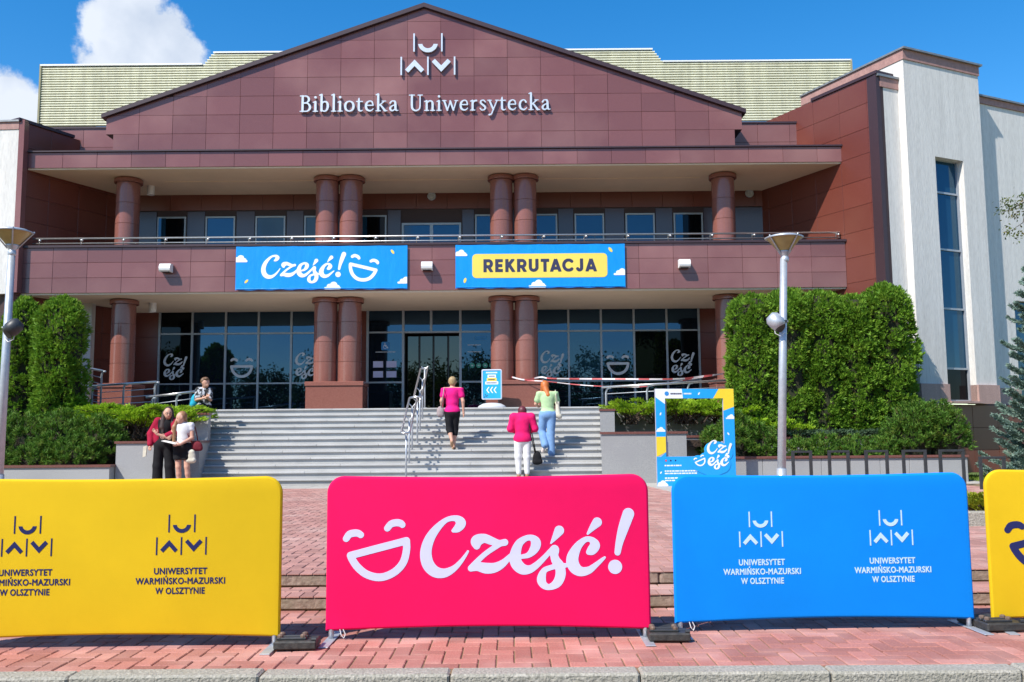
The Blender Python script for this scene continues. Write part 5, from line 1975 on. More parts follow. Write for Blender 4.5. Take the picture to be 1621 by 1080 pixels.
def quads_obj(name, V, m, parent=None, base=(0, 0, 0)):
    n = len(V) // 4
    me = bpy.data.meshes.new(name)
    me.vertices.add(4 * n)
    me.vertices.foreach_set('co', (V - np.array(base)).astype(np.float32).ravel())
    me.loops.add(4 * n)
    me.loops.foreach_set('vertex_index', np.arange(4 * n, dtype=np.int32))
    me.polygons.add(n)
    me.polygons.foreach_set('loop_start', np.arange(0, 4 * n, 4, dtype=np.int32))
    me.polygons.foreach_set('loop_total', np.full(n, 4, dtype=np.int32))
    me.materials.append(m)
    me.update()
    me.validate()
    return link(name, me, base, parent)


M['thuja'] = leaf_mat('thuja scale leaves', (0.096, 0.219, 0.018), (0.201, 0.359, 0.032), (0.236, 0.350, 0.038), .34, clump=4.5)
M['thuja_brown'] = leaf_mat('brown inner sprays', (.10, .05, .015), (.17, .085, .02), None, .2)
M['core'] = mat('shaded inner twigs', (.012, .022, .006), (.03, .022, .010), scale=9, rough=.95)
M['juniper'] = leaf_mat('golden juniper', (.20, .38, .018), (.42, .60, .032), (.14, .27, .018), .40, clump=4)
M['pine'] = leaf_mat('mountain pine needles', (.050, .150, .016), (.125, .245, .030), (.20, .25, .040), .28, clump=7)
M['spruce'] = leaf_mat('blue spruce needles', (.17, .27, .215), (.32, .43, .37), (.12, .20, .15), .25, clump=4)
M['leaf'] = leaf_mat('broad leaves', (.035, .085, .012), (.07, .13, .02), (.09, .12, .025), .35, clump=.5)
M['rowan'] = leaf_mat('rowan leaves', (.06, .11, .02), (.13, .15, .03), (.22, .10, .03), .35, clump=5)
M['yshrub'] = leaf_mat('yellow green shrub', (.20, .26, .015), (.34, .34, .02), None, .35)
M['lowjun'] = leaf_mat('grey green creeping juniper', (.07, .13, .07), (.13, .20, .11), None, .3)


def bumpy(a, z, ph):
    return 1 + .07 * np.sin(3 * a + ph) * np.sin(2.1 * z + ph * 2) + .06 * np.sin(7 * a + 2.3 * z + ph) + .05 * np.sin(5.3 * z - 4 * a + 3 * ph)


def thuja(x, y, z, H, rx, ry, n, label, seed, flat=.80, group=None, side=None):
    rng = np.random.default_rng(seed)
    t = empty('thuja_tree', (x, y, z), label, 'tree', group)
    ph = seed * 1.7

    def prof(f):
        lo = np.clip(f / .10, 0, 1) ** .5 * .25 + .75
        hi = np.where(f > flat, np.sqrt(np.clip(1 - ((f - flat) / (1 - flat)) ** 2, 0, 1)), 1.0)
        return lo * hi
    nl = max(120, n // 22)                            # foliage hangs in fist-sized lumps with gaps between
    fl_, al, ol = rng.uniform(.01, 1, nl), rng.uniform(0, 2 * np.pi, nl), rng.uniform(-.13, .09, nl)
    k = rng.integers(nl, size=n)
    sp = .105
    f = np.clip(fl_[k] + rng.normal(size=n) * sp / H, 0.005, .999)
    g = np.hypot(rng.normal(size=n), 0) * .0 + rng.normal(size=n)
    a = al[k] + g * sp / max(rx, ry)
    zz = f * H
    dep = 1 + ol[k] - .045 * g ** 2 - .10 * rng.uniform(0, 1, n) ** 2
    r = prof(f) * bumpy(a, zz, ph) * dep
    C = np.stack([x + rx * r * np.cos(a), y + ry * r * np.sin(a), z + zz * (.96 + .04 * rng.uniform(0, 1, n))], 1)
    O = np.stack([np.cos(a), np.sin(a), np.zeros(n)], 1)
    O[:, 2] = np.where(f > flat, (f - flat) / (1 - flat) * 1.2, 0)
    D = unit(unit(O) * .75 + np.array((0, 0, .55)) + rng.normal(size=(n, 3)) * .38)
    Sd = unit(np.cross(D, rng.normal(size=(n, 3))))
    Ln = rng.uniform(.075, .14, n)
    V = []
    for q in (-.75, -.25, .3, .8):
        V.append(kites(C + Sd * (q * Ln * .15)[:, None], D + Sd * q, Ln * (1 - .2 * abs(q)), Ln * .34, rng))
    quads_obj('crown', np.concatenate(V), M['thuja'], t, (x, y, z))
    k = rng.choice(n, n // 14)
    C2 = np.stack([x + (C[k, 0] - x) * .90, y + (C[k, 1] - y) * .90, C[k, 2]], 1)
    quads_obj('dead_sprays', kites(C2, D[k] + rng.normal(size=(len(k), 3)) * .5, .10, .035, rng), M['thuja_brown'], t, (x, y, z))
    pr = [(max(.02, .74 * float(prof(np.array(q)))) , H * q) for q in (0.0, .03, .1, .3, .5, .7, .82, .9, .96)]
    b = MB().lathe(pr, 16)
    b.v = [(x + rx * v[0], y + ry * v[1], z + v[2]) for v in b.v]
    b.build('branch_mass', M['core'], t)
    MB().tube([(x, y, z - .1), (x, y, z + H * .5)], [.09, .05], 8).build('trunk', M['trunk'], t)


hedge = [(5.80, 4.60, 'leftmost thuja of the clipped hedge next to the right column'), (6.62, 4.72, 'second thuja of the clipped hedge behind the lamp post'),
         (7.42, 4.66, 'middle thuja of the clipped hedge under the balcony corner'), (8.22, 4.55, 'fourth thuja of the clipped hedge before the red flank'),
         (9.02, 4.82, 'rightmost and tallest thuja of the clipped hedge by the white tower')]
for i, (x, zt, lab) in enumerate(hedge):
    thuja(x, 22.0 - .05 * (i % 2), 1.1, zt - 1.1, .60 if i < 4 else .63, .62, 6400, lab, 11 + i, .86, 'thujas of the clipped hedge')
thuja(-11.75, 21.9, .9, 3.75, .50, .5, 4200, 'tall thuja left of the pair, half hidden by the lamp post', 31, .72, 'thujas beside the left column')
thuja(-10.72, 21.7, .9, 3.72, .60, .55, 6400, 'broad bright thuja nearest the left column', 32, .78, 'thujas beside the left column')
thuja(-12.9, 21.9, .9, 3.6, .6, .5, 3600, 'thuja at the left picture edge behind the lamp post', 33, .75, 'thujas beside the left column')


def juniper(label, roots, n_br, reach, rise, seed, m='juniper', dirs=(0, 2 * math.pi), dens=170, size=(.05, .10), name='juniper_shrub', cat='shrub'):
    rng = np.random.default_rng(seed)
    R0 = np.array(roots, float)
    base = (R0[:, 0].mean(), R0[:, 1].mean(), R0[:, 2].min())
    t = empty(name, base, label, cat)
    V = []
    wood = MB()
    for i in range(n_br):
        o = R0[rng.integers(len(R0))] + np.array((rng.normal() * .12, rng.normal() * .12, 0))
        a = rng.uniform(*dirs)
        ln = reach * rng.uniform(.45, 1.0)
        hz = rise * rng.uniform(.55, 1.15)
        tt = np.linspace(0, 1, 10)
        px = o[0] + np.cos(a) * ln * tt
        py = o[1] + np.sin(a) * ln * tt
        pz = o[2] + hz * (1.7 * tt - .95 * tt ** 2)
        wood.tube(list(zip(px, py, pz)), [.016 * (1 - .8 * q) + .003 for q in tt], 5, False)
        u = rng.uniform(.30, 1, dens) ** .8
        c = np.stack([np.interp(u, tt, px), np.interp(u, tt, py), np.interp(u, tt, pz)], 1)
        side = np.array((-np.sin(a), np.cos(a), 0))
        fan = rng.normal(size=dens) * .16 * (1.25 - u)
        c += side[None] * fan[:, None] + np.array((0, 0, 1)) * (rng.uniform(0, .07, dens))[:, None]
        d = np.array((np.cos(a), np.sin(a), .35))[None] + side[None] * (fan * 4)[:, None] + rng.normal(size=(dens, 3)) * .35 + np.array((0, 0, .3))
        V.append(kites(c, d, rng.uniform(*size, dens), rng.uniform(.020, .034, dens), rng))
    quads_obj('foliage', np.concatenate(V), M[m], t, base)
    wood.build('branches', M['trunk'], t)['kind'] = 'stuff'
    return t


juniper('bright spreading juniper behind the two women left of the stairs', [(-9.6, 21.9, 1.25), (-8.9, 21.7, 1.25), (-8.2, 21.8, 1.25), (-7.7, 21.8, 1.25), (-8.6, 21.2, 1.25), (-9.2, 21.3, 1.25), (-10.0, 21.8, 1.3), (-7.9, 21.3, 1.25)], 230, .80, .80, 5)
juniper('bright overhanging juniper right of the stairs behind the photo frame', [(2.9, 22.3, 1.5), (3.5, 22.2, 1.5), (4.2, 22.2, 1.5), (4.9, 22.1, 1.5), (5.4, 21.9, 1.4)], 120, .95, .62, 6)
juniper('low juniper arm reaching along the foot of the thuja hedge', [(5.5, 21.5, 1.3), (6.0, 21.4, 1.25), (6.5, 21.4, 1.2)], 40, .62, .28, 8)
juniper('flat grey green creeping juniper on the upper planter cap', [(6.6, 21.3, 1.12), (7.3, 21.3, 1.12), (8.0, 21.3, 1.12), (8.5, 21.3, 1.12)], 60, .42, .14, 9, 'lowjun')


def pine(label, lumps, n, seed, m='pine', name='mountain_pine', needle=(.07, .115), cand=.13):
    """domes of upright shoots, each a brush of needles"""
    rng = np.random.default_rng(seed)
    Lm = np.array(lumps, float)                      # x, y, z, rx, ry, rz
    base = (Lm[:, 0].mean(), Lm[:, 1].mean(), (Lm[:, 2]).min())
    t = empty(name, base, label, 'shrub', 'dark mountain pines in the planters')
    w = Lm[:, 3] * Lm[:, 5]
    idx = rng.choice(len(Lm), n, p=w / w.sum())
    q = unit(rng.normal(size=(n, 3)))
    q[:, 2] = np.abs(q[:, 2]) * 1.0 - .15
    q = unit(q)
    s = 1 - .45 * rng.uniform(0, 1, n) ** 2
    C = Lm[idx, :3] + q * Lm[idx, 3:6] * s[:, None]
    ax = unit(q * .7 + np.array((0, 0, .8)) + rng.normal(size=(n, 3)) * .22)
    nn_ = 26
    Cs = np.repeat(C, nn_, 0)
    A = np.repeat(ax, nn_, 0)
    h = rng.uniform(0, cand, n * nn_)
    rd = unit(np.cross(A, rng.normal(size=(n * nn_, 3))))
    D = unit(rd * .75 + A * .75)
    quads_obj('foliage', kites(Cs + A * h[:, None], D, rng.uniform(*needle, n * nn_), .016, rng), M[m], t, base)
    wood = MB()
    for i in range(0, n, 3):
        o = Lm[idx[i], :3] * np.array((1, 1, 1))
        wood.tube([(o[0], o[1], base[2] - .05), tuple((C[i] + o) / 2 - np.array((0, 0, .05))), tuple(C[i] + ax[i] * cand)], [.018, .012, .005], 4, False)
    wood.build('branches', M['trunk'], t)['kind'] = 'stuff'
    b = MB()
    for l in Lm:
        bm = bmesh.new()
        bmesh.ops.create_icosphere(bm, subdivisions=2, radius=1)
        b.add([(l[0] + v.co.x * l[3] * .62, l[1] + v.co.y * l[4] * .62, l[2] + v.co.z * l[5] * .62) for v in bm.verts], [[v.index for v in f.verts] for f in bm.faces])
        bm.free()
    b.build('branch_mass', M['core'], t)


pine('dark mountain pine in the low planter beside the left lamp post', [(-11.6, 20.6, 1.0, .75, .5, .85), (-10.9, 20.5, .9, .6, .5, .85), (-12.6, 20.6, .9, .7, .5, .8), (-11.2, 20.0, .62, .6, .25, .35)], 1000, 41)
pine('bushy mountain pine spilling over the low wall left of the grey block', [(-10.0, 20.5, 1.0, .65, .5, .8), (-9.2, 20.45, .95, .6, .5, .75), (-9.5, 20.0, .75, .6, .3, .45), (-10.3, 20.0, .68, .5, .25, .38)], 1000, 42)
pine('mountain pine between the photo frame and the lamp post', [(4.95, 20.35, .9, .42, .4, .75), (5.45, 20.3, .8, .40, .35, .60), (4.55, 20.6, .8, .35, .3, .55)], 620, 43)
pine('low mountain pine along the planter behind the bicycle hoops', [(6.2, 20.2, .68, .42, .3, .38), (6.85, 20.25, .68, .45, .3, .45), (7.5, 20.2, .68, .45, .3, .42), (8.1, 20.2, .68, .4, .3, .42)], 620, 44)
pine('round mountain pine at the planter end before the white tower', [(8.85, 20.3, 1.0, .60, .5, .85), (9.45, 20.3, 1.0, .55, .5, .85), (9.1, 20.3, 1.3, .6, .45, .55), (8.5, 20.4, .85, .4, .4, .6)], 900, 45)


def spruce(x, y, z, H, reach, label, seed):
    rng = np.random.default_rng(seed)
    t = empty('blue_spruce', (x, y, z), label, 'tree')
    MB().tube([(x, y, z), (x, y, z + H)], [.11, .02], 8).build('trunk', M['trunk'], t)
    V = []
    wood = MB()
    h = .35
    while h < H - .3:
        Lb = reach * (1 - h / H) * rng.uniform(.85, 1.1) + .12
        for k in range(9):
            a = k * 2 * math.pi / 9 + h * 2.1 + rng.uniform(-.2, .2)
            ln = Lb * rng.uniform(.8, 1.1)
            tt = np.linspace(0, 1, 8)
            dx, dy = math.cos(a), math.sin(a)
            P = np.stack([x + dx * ln * tt, y + dy * ln * tt, z + h - .22 * ln * np.sin(tt * 2.4) + .14 * ln * tt ** 3], 1)
            wood.tube([tuple(p) for p in P], [.02 * (1 - .8 * q) + .004 for q in tt], 4, False)
            n = int(900 * ln)
            u = rng.uniform(.12, 1, n) ** .8
            c = np.stack([np.interp(u, tt, P[:, i]) for i in range(3)], 1)
            side = np.array((-dy, dx, 0))
            off = rng.normal(size=n) * .17 * ln * (1.15 - u)
            c += side[None] * off[:, None]
            c[:, 2] -= np.abs(off) * .35
            d = np.array((dx, dy, .15))[None] + side[None] * np.sign(off)[:, None] * .9 + rng.normal(size=(n, 3)) * .5 + np.array((0, 0, .25))
            V.append(kites(c, d, rng.uniform(.06, .10, n), .026, rng))
        h += .27
    quads_obj('crown', np.concatenate(V), M['spruce'], t, (x, y, z))
    wood.build('branches', M['trunk'], t)['kind'] = 'stuff'


spruce(11.75, 19.9, .2, 5.9, 1.55, 'blue spruce with layered branches at the right picture edge', 51)

# leafy twig reaching in from a small tree beyond the right edge
rng = np.random.default_rng(61)
t = empty('rowan_tree', (8.9, 13, .2), 'small tree beyond the right edge whose leafy twig hangs into view', 'tree')
MB().tube([(8.9, 13, .2), (8.85, 13, 2.5), (8.8, 13, 4.6)], [.07, .05, .03], 8).build('trunk', M['trunk'], t)
tw = [np.array(p) for p in ((8.8, 13, 4.2), (8.1, 13, 4.62), (7.5, 13, 4.58), (7.12, 13, 4.40))]
wd = MB().tube([tuple(p) for p in tw], [.02, .014, .009, .004], 5)
V = []
cen = [(7.12, 4.42), (7.2, 4.56), (7.32, 4.50), (7.42, 4.62), (7.26, 4.36), (7.45, 4.42), (7.2, 4.14), (7.36, 4.08), (7.6, 4.6), (7.8, 4.6)]
for cx, cz in cen:
    n = 34
    c = np.array((cx, 13, cz)) + rng.normal(size=(n, 3)) * .05
    V.append(kites(c, rng.normal(size=(n, 3)) + np.array((-.3, 0, -.2)), rng.uniform(.04, .075, n), .024, rng))
wd.tube([(7.5, 13, 4.58), (7.4, 13, 4.25), (7.2, 13, 4.12)], [.008, .006, .003], 5)
c = np.array((8.95, 13, 5.0)) + rng.normal(size=(2600, 3)) * np.array((.30, .35, .42))
V.append(kites(c, rng.normal(size=(2600, 3)), rng.uniform(.05, .09, 2600), .03, rng))
quads_obj('crown', np.concatenate(V), M['rowan'], t, (8.9, 13, .2))
wd.build('twig', M['trunk'], t)

# small bed with a yellow shrub between the right barriers
juniper('low yellow green shrub between the blue and right yellow barriers', [(5.45, 10.9, .2), (5.75, 11.0, .2), (6.1, 11.0, .2)], 70, .35, .32, 71, 'yshrub', size=(.03, .05), name='yellow_shrub')
o = MB().bbox(4.95, 9.5, 10.35, 10.5, .15, .36, .012).build('bed_kerb', M['kerb'])
struct(o)
# lawn blades on the strip by the plinth
rng = np.random.default_rng(81)
n = 16000
c = np.stack([rng.uniform(9.8, 14.5, n), rng.uniform(17.7, 21.5, n), np.full(n, .205)], 1)
o = quads_obj('grass', kites(c, rng.normal(size=(n, 3)) * .35 + np.array((0, 0, 1)), rng.uniform(.05, .10, n), .014, rng), leaf_mat('grass blades', (.09, .16, .015), (.17, .25, .03), None, .3), None, (12, 19.5, .2))
tag(o, 'short green lawn by the dark red plinth', 'grass', kind='stuff')

# trees across the road behind the viewer, mirrored in the glass
def broad_tree(x, y, H, rad, seed, label):
    rng = np.random.default_rng(seed)
    t = empty('roadside_tree', (x, y, -.12), label, 'tree', 'trees across the road behind the viewer')
    MB().tube([(x, y, -.15), (x + .1, y, H * .35), (x, y, H * .7)], [.2, .14, .06], 8).build('trunk', M['trunk'], t)
    V = []
    for k in range(46):
        q = rng.normal(size=3)
        q /= np.linalg.norm(q)
        c0 = np.array((x, y, H * .62)) + q * np.array((rad, rad, H * .34)) * rng.uniform(.45, 1.15)
        n = 150
        c = c0 + rng.normal(size=(n, 3)) * rng.uniform(.3, .6)
        V.append(kites(c, rng.normal(size=(n, 3)), rng.uniform(.2, .36, n), .16, rng))
    quads_obj('crown', np.concatenate(V), M['leaf'], t, (x, y, -.12))


for i, (x, y, H, rd) in enumerate(((-26, -15, 7.2, 2.6), (-19, -17, 6.2, 2.4), (-13.5, -14, 7.0, 2.5), (-8, -17, 6.4, 2.3), (-3.2, -15, 6.8, 2.4), (2.4, -17, 5.2, 2.2), (7.5, -15, 6.8, 2.6), (13, -16, 6.2, 2.4), (19, -15, 7.2, 2.7), (26, -17, 7, 2.6))):
    broad_tree(x, y, H + .6, rd * 1.25, 90 + i, 'roadside tree behind the viewer, mirrored in the library glass')
# ------------------------------------------------------------------ people: one continuous body each, grown from a distance field
def surface_nets(F, org, h):
    ins = F < 0
    c = ins[:-1, :-1, :-1].astype(np.int8)
    for a in (0, 1):
        for b in (0, 1):
            for d in (0, 1):
                if a or b or d:
                    c = c + ins[a:a + c.shape[0], b:b + c.shape[1], d:d + c.shape[2]]
    act = (c > 0) & (c < 8)
    idx = -np.ones(act.shape, int)
    cells = np.argwhere(act)
    idx[act] = np.arange(len(cells))
    acc = np.zeros((len(cells), 3))
    cnt = np.zeros(len(cells))
    co = [(a, b, d) for a in (0, 1) for b in (0, 1) for d in (0, 1)]
    for i, p in enumerate(co):
        for q in co[i + 1:]:
            if sum(abs(p[k] - q[k]) for k in range(3)) != 1: continue
            f0 = F[cells[:, 0] + p[0], cells[:, 1] + p[1], cells[:, 2] + p[2]]
            f1 = F[cells[:, 0] + q[0], cells[:, 1] + q[1], cells[:, 2] + q[2]]
            m = (f0 < 0) != (f1 < 0)
            t = np.where(m, f0 / np.where(m, f0 - f1, 1), 0)[:, None]
            acc += np.where(m[:, None], np.array(p) + t * (np.array(q) - np.array(p)), 0)
            cnt += m
    V = (cells + acc / cnt[:, None]) * h + org
    faces = []
    for ax in range(3):
        o = [1, 1, 1]
        o[ax] = 0
        s = ins
        n0 = [slice(1, -1)] * 3
        n1 = [slice(1, -1)] * 3
        n0[ax] = slice(0, -1)
        n1[ax] = slice(1, None)
        A, Bq = s[tuple(n0)], s[tuple(n1)]
        e = np.argwhere(A != Bq)
        if not len(e): continue
        e2 = e + 1
        e2[:, ax] -= 1
        flip = A[tuple(e.T)]
        u, v = [(1, 2), (2, 0), (0, 1)][ax]
        def cell(du, dv):
            q = e2.copy()
            q[:, u] += du
            q[:, v] += dv
            return idx[q[:, 0], q[:, 1], q[:, 2]]
        Q = np.stack([cell(-1, -1), cell(0, -1), cell(0, 0), cell(-1, 0)], 1)
        Q[~flip] = Q[~flip][:, ::-1]
        faces.append(Q)
    return V, np.concatenate(faces)


def blob(prims, h=.011, k=.03, cut=None):
    """prims: ('c', a, b, ra, rb) tapered limb or ('e', centre, radii) ellipsoid; k smooths the joins"""
    lo, hi = np.full(3, 9e9), np.full(3, -9e9)
    for p in prims:
        if p[0] == 'c':
            m = max(p[3], p[4])
            lo = np.minimum(lo, np.minimum(p[1], p[2]) - m)
            hi = np.maximum(hi, np.maximum(p[1], p[2]) + m)
        else:
            lo = np.minimum(lo, np.array(p[1]) - np.array(p[2]))
            hi = np.maximum(hi, np.array(p[1]) + np.array(p[2]))
    lo -= 4 * h
    hi += 4 * h
    n = np.ceil((hi - lo) / h).astype(int) + 1
    F = np.full(n, .2)
    ax = [lo[i] + np.arange(n[i]) * h for i in range(3)]
    for p in prims:
        if p[0] == 'c':
            m = max(p[3], p[4]) + .06
            l0, h0 = np.minimum(p[1], p[2]) - m, np.maximum(p[1], p[2]) + m
        else:
            l0, h0 = np.array(p[1]) - np.array(p[2]) - .06, np.array(p[1]) + np.array(p[2]) + .06
        s = [slice(max(0, int((l0[i] - lo[i]) / h)), min(n[i], int((h0[i] - lo[i]) / h) + 2)) for i in range(3)]
        X, Y, Z = np.meshgrid(ax[0][s[0]], ax[1][s[1]], ax[2][s[2]], indexing='ij')
        if p[0] == 'c':
            a, b = np.array(p[1], float), np.array(p[2], float)
            d = b - a
            t = np.clip(((X - a[0]) * d[0] + (Y - a[1]) * d[1] + (Z - a[2]) * d[2]) / (d @ d + 1e-12), 0, 1)
            D = np.sqrt((X - a[0] - t * d[0]) ** 2 + (Y - a[1] - t * d[1]) ** 2 + (Z - a[2] - t * d[2]) ** 2) - (p[3] + t * (p[4] - p[3]))
        else:
            c, r = p[1], p[2]
            q = np.sqrt(((X - c[0]) / r[0]) ** 2 + ((Y - c[1]) / r[1]) ** 2 + ((Z - c[2]) / r[2]) ** 2)
            D = (q - 1) * min(r)
        G = F[tuple(s)]
        hh = np.clip(.5 + .5 * (G - D) / k, 0, 1)
        F[tuple(s)] = G * (1 - hh) + D * hh - k * hh * (1 - hh)
    if cut:
        X, Y, Z = np.meshgrid(*ax, indexing='ij')
        for (px, py, pz), (nx, ny, nz) in cut:
            F = np.maximum(F, (X - px) * nx + (Y - py) * ny + (Z - pz) * nz)
    return surface_nets(F, lo, h)


def blob_obj(name, prims, m, parent, h=.011, k=.03, cut=None):
    V, Fq = blob(prims, h, k, cut)
    return link(name, make_mesh(name, V, Fq.tolist(), m, True), (0, 0, 0), parent, True)


M['skin'] = mat('skin', (.58, .33, .235), (.52, .28, .20), scale=6, rough=.55, spec=.35)
M['eye'] = mat('dark eye', (.03, .02, .02), rough=.3)
M['lip'] = mat('lips', (.42, .14, .12), rough=.5)
def dye(n, c, **k): return mat(n, c, tuple(q * .8 for q in c), scale=7, rough=.85, bump=.35, bscale=9, spec=.2, **k)
M['c_red'] = dye('red jacket cloth', (.36, .012, .045))
M['c_black'] = dye('black cloth', (.012, .012, .014))
M['c_white'] = dye('white cloth', (.74, .73, .74))
M['c_pink'] = dye('bright pink cloth', (.80, .015, .22))
M['c_rose'] = dye('raspberry pink cloth', (.76, .012, .14))
M['c_mint'] = dye('mint green cloth', (.46, .66, .36))
M['c_jeans'] = dye('light blue denim', (.20, .36, .62))
M['c_print'] = mat('grey black print cloth', (.012, .012, .014), (.42, .44, .48), scale=11, rough=.85, ramp=(.48, .58), detail=2)
M['h_dark'] = mat('dark brown hair', (.055, .030, .022), (.03, .016, .012), scale=30, stretch=(6, 6, 1), rough=.5)
M['h_fair'] = mat('fair brown hair', (.34, .17, .075), (.22, .10, .045), scale=30, stretch=(6, 6, 1), rough=.5)
M['h_blond'] = mat('short blond hair', (.42, .30, .15), (.27, .18, .08), scale=30, rough=.55)
M['h_red'] = mat('red hair', (.58, .17, .03), (.42, .10, .018), scale=30, stretch=(6, 6, 1), rough=.5)
M['h_wine'] = mat('wine red hair', (.13, .018, .03), (.08, .012, .02), scale=30, rough=.5)
M['h_brown'] = mat('brown hair', (.16, .085, .04), (.10, .05, .025), scale=30, rough=.55)
M['shoe_tan'] = mat('tan shoe', (.35, .20, .11), rough=.6)
M['shoe_white'] = mat('white trainer', (.66, .58, .54), rough=.6)
M['cream'] = dye('cream cotton', (.66, .62, .50))
M['bagred'] = dye('dark red bag', (.16, .02, .03))
M['baggrey'] = dye('grey rose bag', (.34, .28, .28))
M['bagblue'] = dye('turquoise backpack', (.02, .34, .48))
M['paper'] = mat('paper', (.75, .72, .66), rough=.8)
V3 = lambda *a: np.array(a, float)


def hand(w, d, side, curl=.35):
    """palm and five bent fingers from wrist w pointing along d; side = across the palm, thumb side"""
    d, side = np.array(d, float), np.array(side, float)
    d /= np.linalg.norm(d)
    side = side - d * (side @ d)
    side /= np.linalg.norm(side)
    nrm = np.cross(d, side)
    P = [('c', w, w + d * .03, .024, .027), ('c', w + d * .03, w + d * .075, .028, .024)]
    for i, (o, L) in enumerate(((.026, .066), (.009, .075), (-.009, .070), (-.026, .055))):
        a = w + d * .075 + side * o
        m = a + d * L * .5 - nrm * L * .10 * curl
        e = m + d * L * .45 * (1 - curl * .5) - nrm * L * .4 * curl
        P += [('c', a, m, .0095, .009), ('c', m, e, .009, .0075)]
    a = w + d * .03 + side * .028
    m = a + (d * .6 + side * .75) * .035
    P += [('c', a, m, .012, .011), ('c', m, m + (d * .9 + side * .25) * .032, .011, .008)]
    return P


def person(loc, J, label, wear, face=None, cat='person', fem=True):
    """J: joints in metres from loc (x right, y away, z up)"""
    J = {k: np.array(v, float) for k, v in J.items()}
    t = empty('person', loc, label, cat)
    mid = (J['hl'] + J['hr']) / 2
    ch = (J['sl'] + J['sr']) / 2 - V3(0, 0, .10)
    across = (J['sr'] - J['sl'])
    aw = abs(across[0]) / (np.linalg.norm(across) + 1e-9)          # how squarely the shoulders face the viewer
    def ell(c, a, b, z): return ('e', c, (a * aw + b * (1 - aw), b * aw + a * (1 - aw), z))
    waist = mid * .45 + ch * .55
    torso = [ell(mid + V3(0, 0, .03), .165, .115, .13), ell(waist, .125 if fem else .135, .095, .17), ell(ch, .155 if fem else .17, .105, .17),
             ('c', J['sl'], J['sr'], .055, .055)]
    arms = []
    for s in 'lr':
        arms += [('c', J['s' + s], J['e' + s], .050, .040), ('c', J['e' + s], J['w' + s], .040, .026)]
    legs = []
    for s in 'lr':
        h, k, a, q = J['h' + s], J['k' + s], J['a' + s], J['t' + s]
        legs += [('c', h, k, .088, .056), ('c', k, k * .62 + a * .38, .055, .052), ('c', k * .62 + a * .38, a, .052, .034), ('c', a - V3(0, 0, .02), a * .3 + q * .7 , .036, .034), ('c', a * .3 + q * .7, q, .034, .026)]
    hd, fd = J['head'], np.array(J['face'] if 'face' in J else (0, 1, 0), float)
    fd /= np.linalg.norm(fd)
    sd = np.cross(fd, V3(0, 0, 1))
    sd /= np.linalg.norm(sd)
    head = [('c', (J['sl'] + J['sr']) / 2 + V3(0, 0, .02), hd - fd * .02 - V3(0, 0, .06), .05, .048), ('e', hd, (.080 + .012 * abs(fd[0]), .080 + .012 * abs(fd[1]), .112)),
            ('e', hd + fd * .028 - V3(0, 0, .062), (.055, .055, .055)), ('c', hd + fd * .088 + V3(0, 0, .0), hd + fd * .104 - V3(0, 0, .03), .009, .014)]
    for s in (-1, 1):
        head.append(('e', hd + sd * .083 * s - V3(0, 0, .005), (.016, .016, .030)))
    hands = []
    for s, sg in (('l', -1), ('r', 1)):
        d = J.get('hd' + s, J['w' + s] - J['e' + s])
        hands += hand(J['w' + s], d, J.get('th' + s, V3(0, 1, .3)))
    body = blob_obj('body', torso + legs + arms + head, M['skin'], t, .012, .022)
    Vh, Fh = blob(hands, .0065, .006)
    # hands are part of the one body mesh
    bm = body.data
    v0 = [tuple(v.co) for v in bm.vertices]
    f0 = [tuple(p.vertices) for p in bm.polygons]
    b = len(v0)
    body.data = make_mesh('body', v0 + [tuple(v) for v in Vh], f0 + [tuple(int(i) + b for i in f) for f in Fh], M['skin'], True)
    for s in (-1, 1):
        if fd[1] < .5:
            blob_obj('eye', [('e', hd + fd * .078 + sd * .032 * s + V3(0, 0, .012), (.013, .013, .008))], M['eye'], t, .004, .002)
    if fd[1] < .5:
        blob_obj('mouth', [('c', hd + fd * .083 + sd * .018 - V3(0, 0, .052), hd + fd * .083 - sd * .018 - V3(0, 0, .052), .007, .007)], M['lip'], t, .004, .002)
    g = dict(torso=torso, arms=arms, legs=legs, mid=mid, ch=ch, waist=waist, J=J, t=t, ell=ell, hd=hd, fd=fd, sd=sd)
    wear(g)
    return t


def grow(prims, d):
    out = []
    for p in prims:
        if p[0] == 'c': out.append(('c', p[1], p[2], p[3] + d, p[4] + d))
        else: out.append(('e', p[1], tuple(r + d for r in p[2])))
    return out


def part_limb(a, b, f, ra, rb):
    return ('c', a, a + (b - a) * f, ra, ra + (rb - ra) * f)


